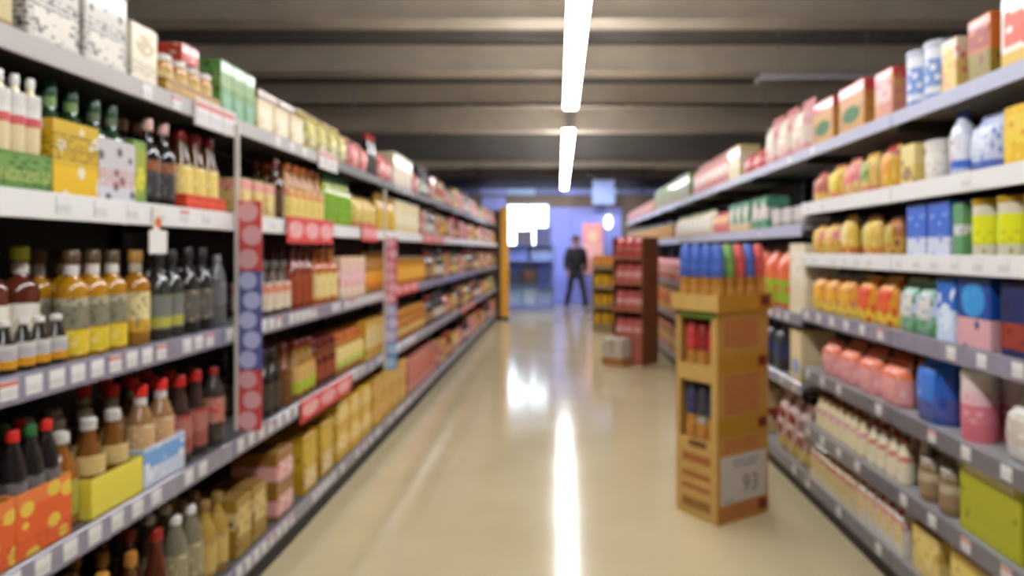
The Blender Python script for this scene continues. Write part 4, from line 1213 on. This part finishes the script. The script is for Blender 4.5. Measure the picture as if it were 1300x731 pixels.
BLUE, GRN, RED, PNK = (66, 96, 176), (104, 150, 76), (200, 76, 70), (206, 120, 124)
cols = [[BLUE, BLUE, BLUE, BLUE], [GRN, BLUE, BLUE, BLUE], [RED, RED, GRN, BLUE], [BLUE, BLUE, RED, GRN], [RED, GRN, BLUE, BLUE]]
cname = {BLUE: 'blue', GRN: 'green', RED: 'red', PNK: 'pink'}
for i in range(5):
    for j in range(4):
        c = cols[i][j]
        in_stand(wrapped(c, c, (176, 120, 50)), .04 + i * .08, .037 + j * .079, 1.1376, 'amber bottle in %s sleeve on top of cardboard stand' % cname[c],
                 '%s row back, %s from corner' % (ORD[i], ORD[j]))
for i in range(2):
    for j in range(3):
        in_stand(wrapped((196, 60, 60) if j != 1 else (150, 40, 36), (200, 60, 60), (190, 130, 60), .29), .055 + i * .08, .075 + j * .082, .7606, 'amber bottle in %s sleeve, middle opening of stand' % ('red' if j != 1 else 'maroon'),
                 '%s row, %s from corner' % (ORD[i], ORD[j]))
        in_stand(wrapped((54, 60, 100) if j != 1 else (60, 60, 66), (48, 54, 96), (190, 136, 60) if j != 1 else (180, 170, 160), .30), .055 + i * .08, .075 + j * .082, .4006, '%s bottle in %s sleeve, lower opening of stand' % ('amber' if j != 1 else 'pale', 'navy' if j != 1 else 'charcoal'),
                 '%s row, %s from corner' % (ORD[i], ORD[j]))


# ------------------------------------------------------------------ two further stands beyond it
def tier_stand(name, loc, rz, w, d, tiers, h, body, side, label):
    t = empty(name, loc, rz)
    tag(t, label, 'display stand')
    for sy in (-1, 1):
        a, b = sorted((sy * w / 2, sy * (w / 2 - .01)))
        ob('side_panel', box_me('side_panel', side, -d / 2, d / 2, a, b, 0, h), t)
    ob('rear_panel', box_me('rear_panel', side, d / 2 - .01, d / 2, -w / 2 + .01, w / 2 - .01, 0, h), t)
    for z in tiers:
        sh = ob('tier', box_me('tier', body, -d / 2, d / 2 - .01, -w / 2 + .01, w / 2 - .01, z - .012, z), t)
        ob('tier_lip', box_me('tier_lip', body, -d / 2 - .006, -d / 2, -w / 2 + .01, w / 2 - .01, z - .03, z + .035), sh)
    ob('plinth', box_me('plinth', body, -d / 2, d / 2 - .01, -w / 2 + .01, w / 2 - .01, 0, tiers[0] - .012), t)
    return t


def fill_tiers(loc, rz, w, d, tiers, proto_desc, per, words):
    M = Matrix.Rotation(rz, 4, 'Z')
    for ti, z in enumerate(tiers):
        pro, ds = proto_desc[ti % len(proto_desc)]
        for k in range(per):
            v = -w / 2 + .015 + (k + .5) * (w - .03) / per
            p = Vector(loc) + M @ Vector((-d / 2 + .015 + pro[3] / 2, v, z + .0006))
            o = put(pro, p.x, p.y, p.z, rz + math.pi)
            o['label'] = '%s, %s along, %s tier of %s' % (ds, ORD[k], ORD[ti], words)
            o['group'] = 'goods on the ' + words


A2 = math.radians(50)
loc2 = (.99, 9.2, 0)
tier_stand('display_stand', loc2, A2, .46, .38, [.34, .70, 1.04, 1.36], 1.62, mat((170, 96, 80), .6), mat((120, 72, 44), .7, 0, 0, .1, 12), 'brown and red display stand beyond the tan cardboard one')
redp = pouch(.13, .12, .24, pr((206, 110, 104), (226, 180, 176), (.3, .6), (200, 60, 50), 3, .3), None, (190, 80, 70))
redt = pouch(.13, .12, .26, pr((196, 70, 64), (206, 120, 110), (.3, .6), (170, 40, 36), 3, .3), None, (180, 60, 50))
fill_tiers(loc2, A2, .46, .38, [.34, .70, 1.04, 1.36], [(redp, 'pink and red bag'), (redp, 'pink and red bag'), (redp, 'pink and red bag'), (redt, 'bright red bag')], 3, 'brown stand')
t = empty('carton_case', (.73, 9.0, 0), A2)
tag(t, 'grey white case on the floor against the brown display stand', 'box')
ob('body', box_me('body', mat((196, 186, 178), .7, 0, 0, .05, 9), -.11, .11, -.14, .14, .1, .34, .004), t)
ob('tape', box_me('tape', mat((170, 150, 120), .4), -.112, .112, -.025, .025, .15, .342), t)
ob('base', box_me('base', mat((170, 120, 60), .7), -.12, .12, -.15, .15, 0, .1, .004), t)

loc3 = (.86, 12.7, 0)
A3 = math.radians(70)
tier_stand('wire_stand', loc3, A3, .46, .36, [.12, .45, .80, 1.15], 1.34, mat((140, 120, 84), .6), mat((176, 152, 96), .6), 'low yellow stand of round tubs, farther along by the grocery shelves')
tub = canister(.22, .062, pr((206, 160, 30), (190, 140, 30), (.3, .7)), (196, 150, 40), pr((214, 170, 40), None, (.3, .6), (150, 110, 20), 3, .3), 'snack_tub')
tub2 = canister(.22, .062, pr((206, 130, 50), (190, 110, 50), (.3, .7)), (206, 130, 60), pr((214, 150, 60), None, (.3, .6), (196, 100, 50), 3, .3), 'snack_tub')
fill_tiers(loc3, A3, .46, .36, [.12, .45, .80, 1.15], [(tub, 'round yellow tub')] * 3 + [(tub2, 'round orange tub')], 3, 'yellow stand')

# ------------------------------------------------------------------ the far end: rack of blue goods, signs, person
loc4 = (-.74, 17.9, 0)
t = empty('goods_rack', loc4)
tag(t, 'blue metal rack of crates in front of the bright entrance', 'rack')
BM = mat((130, 146, 214), .5, .2)
for sx in (-1, 1):
    for sy in (-1, 1):
        ob('post', box_me('post', BM, sx * .60 - .02, sx * .60 + .02, sy * .25 - .02, sy * .25 + .02, 0, 1.62), t)
ob('back_panel', box_me('back_panel', mat((176, 194, 240), .5), -.58, .58, .272, .285, .08, 1.6, .002), t)
ob('kick_panel', box_me('kick_panel', BM, -.58, .58, -.27, -.255, 0, .068), t)
for z in (.10, .58, 1.2, 1.6):
    ob('shelf', box_me('shelf', BM, -.58, .58, -.27, .27, z - .03, z, .003), t)


def crate(x, z, w, h, c, lid, label, d=.38, y=loc4[1]):
    t = empty('storage_crate', (x, y, z + .0006))
    tag(t, label, 'crate', 'crates on the blue rack')
    m = mat(c, .55, 0, 0, .06, 9)
    bm = bmesh.new()
    add_box(bm, -w / 2, w / 2, -d / 2, d / 2, 0, h * .86, .006)
    for k in range(3):
        xx = -w / 2 + (k + .5) * w / 3
        add_box(bm, xx - .012, xx + .012, -d / 2 - .012, -d / 2 + .002, .02, h * .82)
    ob('body', finish(bm, 'body', m), t)
    ob('rim', box_me('rim', mat(lid, .5), -w / 2 - .01, w / 2 + .01, -d / 2 - .013, d / 2 + .01, h * .86, h, .004), t)
    ob('handle', box_me('handle', mat(lid, .5), -.06, .06, -d / 2 - .022, -d / 2 - .01, h * .6, h * .72, .004), t)


x0 = loc4[0]
for (dx, z, w, h, c, l, lb) in (
        (-.37, .10, .34, .40, (176, 200, 236), (150, 176, 224), 'pale blue crate, first on the lowest shelf of the blue rack'),
        (.0, .10, .34, .42, (196, 214, 240), (160, 190, 230), 'whitish blue crate, middle of the lowest shelf of the blue rack'),
        (.37, .10, .34, .38, (160, 184, 226), (120, 140, 180), 'slate-rimmed blue crate, last on the lowest shelf of the blue rack'),
        (-.37, .58, .34, .46, (66, 70, 92), (60, 90, 180), 'charcoal crate with blue rim, second shelf of the blue rack'),
        (.0, .58, .34, .34, (84, 72, 66), (150, 96, 70), 'brown crate with rust rim, second shelf of the blue rack'),
        (.37, .58, .34, .52, (60, 76, 140), (50, 80, 170), 'navy crate, second shelf of the blue rack'),
        (-.30, 1.2, .5, .32, (130, 150, 230), (96, 120, 206), 'bright blue crate, third shelf of the blue rack'),
        (.28, 1.2, .5, .28, (150, 170, 226), (180, 196, 236), 'light periwinkle crate, third shelf of the blue rack'),
        (-.14, 1.6, .42, .36, (110, 104, 122), (120, 100, 104), 'grey crate on top of the blue rack'),
        (.33, 1.6, .4, .44, (90, 92, 130), (80, 90, 150), 'dark slate crate on top of the blue rack')):
    crate(x0 + dx, z, w, h, c, l, lb)

# pale hanging sign, wall lamp, pink poster stand
t = empty('hanging_sign', (1.16, 18.6, 2.66))
tag(t, 'square pale blue sign hanging from the ceiling at the far end', 'sign')
ob('board', box_me('board', mat((160, 180, 240), .5), -.29, .29, -.015, .015, 0, .62, .004), t)
ob('frame_bar', box_me('frame_bar', mat((206, 216, 240), .4), -.30, .30, -.02, .02, .62, .645, .003), t)
for q in (-.24, .24):
    ob('hanger', tube_me('hanger', GREY, (q, 0, .645), (q, 0, .996), .004, 6), t)
t = empty('wall_lamp', (1.33, 19.23, 2.05))
tag(t, 'small white wall lamp on the blue wall beside the hanging sign', 'lamp')
ob('back_plate', box_me('back_plate', GREY, -.1, .1, 0, .028, -.05, .4, .004), t)
bm = bmesh.new()
bmesh.ops.create_uvsphere(bm, u_segments=14, v_segments=8, radius=.11, matrix=Matrix.Translation((0, -.07, .17)) @ Matrix.Diagonal((1, .7, 1.7, 1)))
ob('shade', finish(bm, 'shade', emit((240, 246, 255), 3.0)), t)
ob('bracket', box_me('bracket', GREY, -.03, .03, -.03, 0, .36, .39), t)
t = empty('poster_stand', (.86, 18.3, 0))
tag(t, 'pink poster on a stand behind the walking person', 'poster')
ob('poster', box_me('poster', pr((226, 150, 156), (230, 170, 170), (.3, .6), (226, 160, 120), 3, .26), -.27, .27, -.01, .01, .85, 2.15, .004), t)
ob('upper_print', oval_me('upper_print', mat((226, 190, 150), .5), .0, .003, .12, .14, 0), t, (0, -.010, 1.8), -math.pi / 2)
ob('pole', tube_me('pole', GREY, (0, .018, .02), (0, .018, 2.0), .012, 8), t)
ob('foot', box_me('foot', GREY, -.2, .2, -.16, .16, 0, .02, .004), t)
t = empty('carton_case', (.98, 17.85, 0))
tag(t, 'cream case standing on the floor in front of the pink poster', 'box')
ob('body', box_me('body', mat((226, 214, 190), .7, 0, 0, .05, 9), -.15, .15, -.12, .12, 0, .78, .005), t)
ob('lid', box_me('lid', mat((236, 228, 212), .6), -.155, .155, -.125, .125, .78, .86, .004), t)
ob('tape', box_me('tape', mat((196, 170, 120), .4), -.025, .025, -.1215, -.12, .1, .78), t)


def skin(name, verts, edges, radii, m, parent, root=0, sub=1):
    me = bpy.data.meshes.new(name)
    me.from_pydata(verts, edges, [])
    o = ob(name, me, parent)
    md = o.modifiers.new('Skin', 'SKIN')
    md.use_smooth_shade = True
    lay = me.skin_vertices[0].data
    for i, r in enumerate(radii):
        lay[i].radius = (r, r) if not isinstance(r, tuple) else r
        lay[i].use_root = (i == root)
    s = o.modifiers.new('Sub', 'SUBSURF')
    s.levels = s.render_levels = sub
    # bake the modifiers into a plain mesh
    bpy.context.view_layer.update()
    dg = bpy.context.evaluated_depsgraph_get()
    baked = bpy.data.meshes.new_from_object(o.evaluated_get(dg))
    o.modifiers.clear()
    o.data = baked
    baked.materials.clear()
    baked.materials.append(m)
    for p in baked.polygons:
        p.use_smooth = True
    return o


person = empty('person', (.40, 17.0, 0), math.radians(12))
tag(person, 'person in dark jacket and trousers walking by the blue rack', 'person')
SK = mat((196, 140, 116), .6)
JK = mat((36, 34, 38), .8, 0, 0, .1, 40)
TR = mat((40, 42, 54), .8, 0, 0, .1, 40)
# walking towards the camera (-Y): left leg forward
j = {
    'pel': (0, 0, .95), 'wai': (0, 0, 1.10), 'che': (0, -.01, 1.32), 'nec': (0, 0, 1.50), 'nek': (0, -.01, 1.55),
    'hl': (.10, 0, .90), 'kl': (.15, -.17, .50), 'al': (.19, -.22, .09), 'tl': (.21, -.38, .045),
    'hr': (-.10, 0, .90), 'kr': (-.15, .02, .49), 'ar': (-.19, .26, .12), 'tr': (-.20, .13, .035),
    'sl': (.19, 0, 1.44), 'el': (.26, .10, 1.17), 'wl': (.26, .02, .93),
    'sr': (-.19, 0, 1.44), 'er': (-.26, -.06, 1.17), 'wr': (-.25, -.20, .96)}
K = list(j)
E = [('pel', 'wai'), ('wai', 'che'), ('che', 'nec'), ('nec', 'nek'), ('pel', 'hl'), ('hl', 'kl'), ('kl', 'al'), ('al', 'tl'), ('pel', 'hr'), ('hr', 'kr'), ('kr', 'ar'), ('ar', 'tr'),
     ('che', 'sl'), ('sl', 'el'), ('el', 'wl'), ('che', 'sr'), ('sr', 'er'), ('er', 'wr')]
rad = dict(pel=.13, wai=.12, che=.14, nec=.06, nek=.055, hl=.085, kl=.055, al=.038, tl=.03, hr=.085, kr=.055, ar=.038, tr=.03, sl=.055, el=.042, wl=.03, sr=.055, er=.042, wr=.03)


def hand(base, d, side):
    """Vertices and edges of a palm with five separate fingers hanging along d."""
    vs, es, rs = [], [], []
    b = Vector(base)
    d = Vector(d).normalized()
    a = Vector((0, 1, 0))
    palm = b + d * .07
    vs += [tuple(b), tuple(palm)]
    rs += [.026, .030]
    es.append((0, 1))
    return vs, es, rs, palm, d, a


bodyv, bodye, bodyr = [j[k] for k in K], [(K.index(a), K.index(b)) for a, b in E], [rad[k] * .92 for k in K]
for s, wk in ((1, 'wl'), (-1, 'wr')):
    base = Vector(j[wk])
    ek = Vector(j['el' if s > 0 else 'er'])
    d = (base - ek).normalized()
    i0 = len(bodyv)
    palm = base + d * .085
    bodyv.append(tuple(palm))
    bodyr.append((.034))
    bodye.append((K.index(wk), i0))
# head: egg-shaped, part of the same body
i0 = len(bodyv)
bodyv += [(0, -.02, 1.64), (0, -.025, 1.72)]
bodyr += [.088, .085]
bodye += [(K.index('nek'), i0), (i0, i0 + 1)]
body = skin('body', bodyv, bodye, bodyr, SK, person)
for s, wk in ((1, 'wl'), (-1, 'wr')):
    base = Vector(j[wk])
    ek = Vector(j['el' if s > 0 else 'er'])
    d = (base - ek).normalized()
    side = Vector((0, 1, 0))
    for k, (off, ln) in enumerate(((-.026, .066), (-.009, .076), (.009, .07), (.025, .054))):
        p0 = base + d * .09 + side * off
        p1 = p0 + d * ln * .5 + Vector((-s * .004, 0, 0))
        p2 = p0 + d * ln + Vector((-s * .018, 0, 0))
        skin('finger', [tuple(p0), tuple(p1), tuple(p2)], [(0, 1), (1, 2)], [.009, .0085, .007], SK, person)
    p0 = base + d * .03 + side * -.03
    skin('thumb', [tuple(p0), tuple(p0 + d * .03 + side * -.018), tuple(p0 + d * .06 + side * -.02)], [(0, 1), (1, 2)], [.011, .01, .008], SK, person)
# face
fz = 1.685
for s in (-1, 1):
    bm = bmesh.new()
    bmesh.ops.create_uvsphere(bm, u_segments=10, v_segments=6, radius=.012, matrix=Matrix.Translation((s * .032, -.105, fz)))
    ob('eye', finish(bm, 'eye', mat((40, 30, 26), .3)), person)
    bm = bmesh.new()
    bmesh.ops.create_uvsphere(bm, u_segments=10, v_segments=6, radius=.026, matrix=Matrix.Translation((s * .088, -.01, fz - .01)) @ Matrix.Diagonal((.35, .7, 1.1, 1)))
    ob('ear', finish(bm, 'ear', SK, True), person)
bm = bmesh.new()
bmesh.ops.create_cone(bm, cap_ends=True, segments=8, radius1=.017, radius2=.006, depth=.05, matrix=Matrix.Translation((0, -.116, fz - .035)))
ob('nose', finish(bm, 'nose', SK), person)
ob('mouth', box_me('mouth', mat((150, 76, 70), .5), -.024, .024, -.112, -.10, fz - .08, fz - .07, .003), person)
bm = bmesh.new()
bmesh.ops.create_uvsphere(bm, u_segments=16, v_segments=10, radius=.103, matrix=Matrix.Translation((0, .0, 1.715)) @ Matrix.Diagonal((.98, 1.02, 1.0, 1)))
for v in list(bm.verts):
    if v.co.z < 1.63 or (v.co.y < -.045 and v.co.z < 1.755):
        bm.verts.remove(v)
hr = finish(bm, 'hair', mat((92, 58, 40), .7, 0, 0, .2, 60), True)
ob('hair', hr, person)
# jacket, trousers, shoes
kk = ['pel', 'wai', 'che', 'nec', 'sl', 'el', 'wl', 'sr', 'er', 'wr']
ee = [('pel', 'wai'), ('wai', 'che'), ('che', 'nec'), ('che', 'sl'), ('sl', 'el'), ('el', 'wl'), ('che', 'sr'), ('sr', 'er'), ('er', 'wr')]
rj = dict(pel=.185, wai=.17, che=.18, nec=.085, sl=.095, el=.072, wl=.055, sr=.095, er=.072, wr=.055)
pv = [j[k] for k in kk]
pv[0] = (0, 0, .90)
skin('jacket', pv, [(kk.index(a), kk.index(b)) for a, b in ee], [rj[k] for k in kk], JK, person)
kk = ['pel', 'hl', 'kl', 'al', 'hr', 'kr', 'ar']
skin('trousers', [j[k] for k in kk], [(0, 1), (1, 2), (2, 3), (0, 4), (4, 5), (5, 6)], [.14, .105, .075, .062, .105, .075, .062], TR, person)
SHO = mat((34, 32, 34), .5)
for a, b in (('al', 'tl'), ('ar', 'tr')):
    p, q = Vector(j[a]), Vector(j[b])
    if a == 'al':
        pts_ = [(p.x, p.y + .04, .05), (p.x, p.y - .06, .05), (q.x, q.y + .0, .038)]
    else:
        pts_ = [(p.x, p.y + .03, .10), (p.x, p.y - .06, .075), (q.x, q.y, .038)]
    skin('shoe', pts_, [(0, 1), (1, 2)], [.046, .046, .034], SHO, person)

# ------------------------------------------------------------------ labels of everything on the shelves
fam = {}
for it in ITEMS:
    fam.setdefault((it[1], it[2], it[3], it[4]), []).append(it)
multi = {}
for (d, s, b, r) in fam:
    multi.setdefault((d, s, b), set()).add(r)
for (d, s, b, r), its in fam.items():
    its.sort(key=lambda q: q[5])
    rs = multi[(d, s, b)]
    for i, it in enumerate(its):
        lab = d + ', '
        if len(its) > 1:
            lab += ORD[i] + ' along, '
        if len(rs) > 1:
            if max(rs) >= 10:
                lab += {0: 'front row, ', 10: 'second row, ', 20: 'third row, '}.get(r, '')
            else:
                lab += {0: 'lower, ', 1: 'upper, '}[r]
        lab += s + ', ' + b
        it[0]['label'] = lab
        it[0]['group'] = '%ss on the %s' % (d, s)
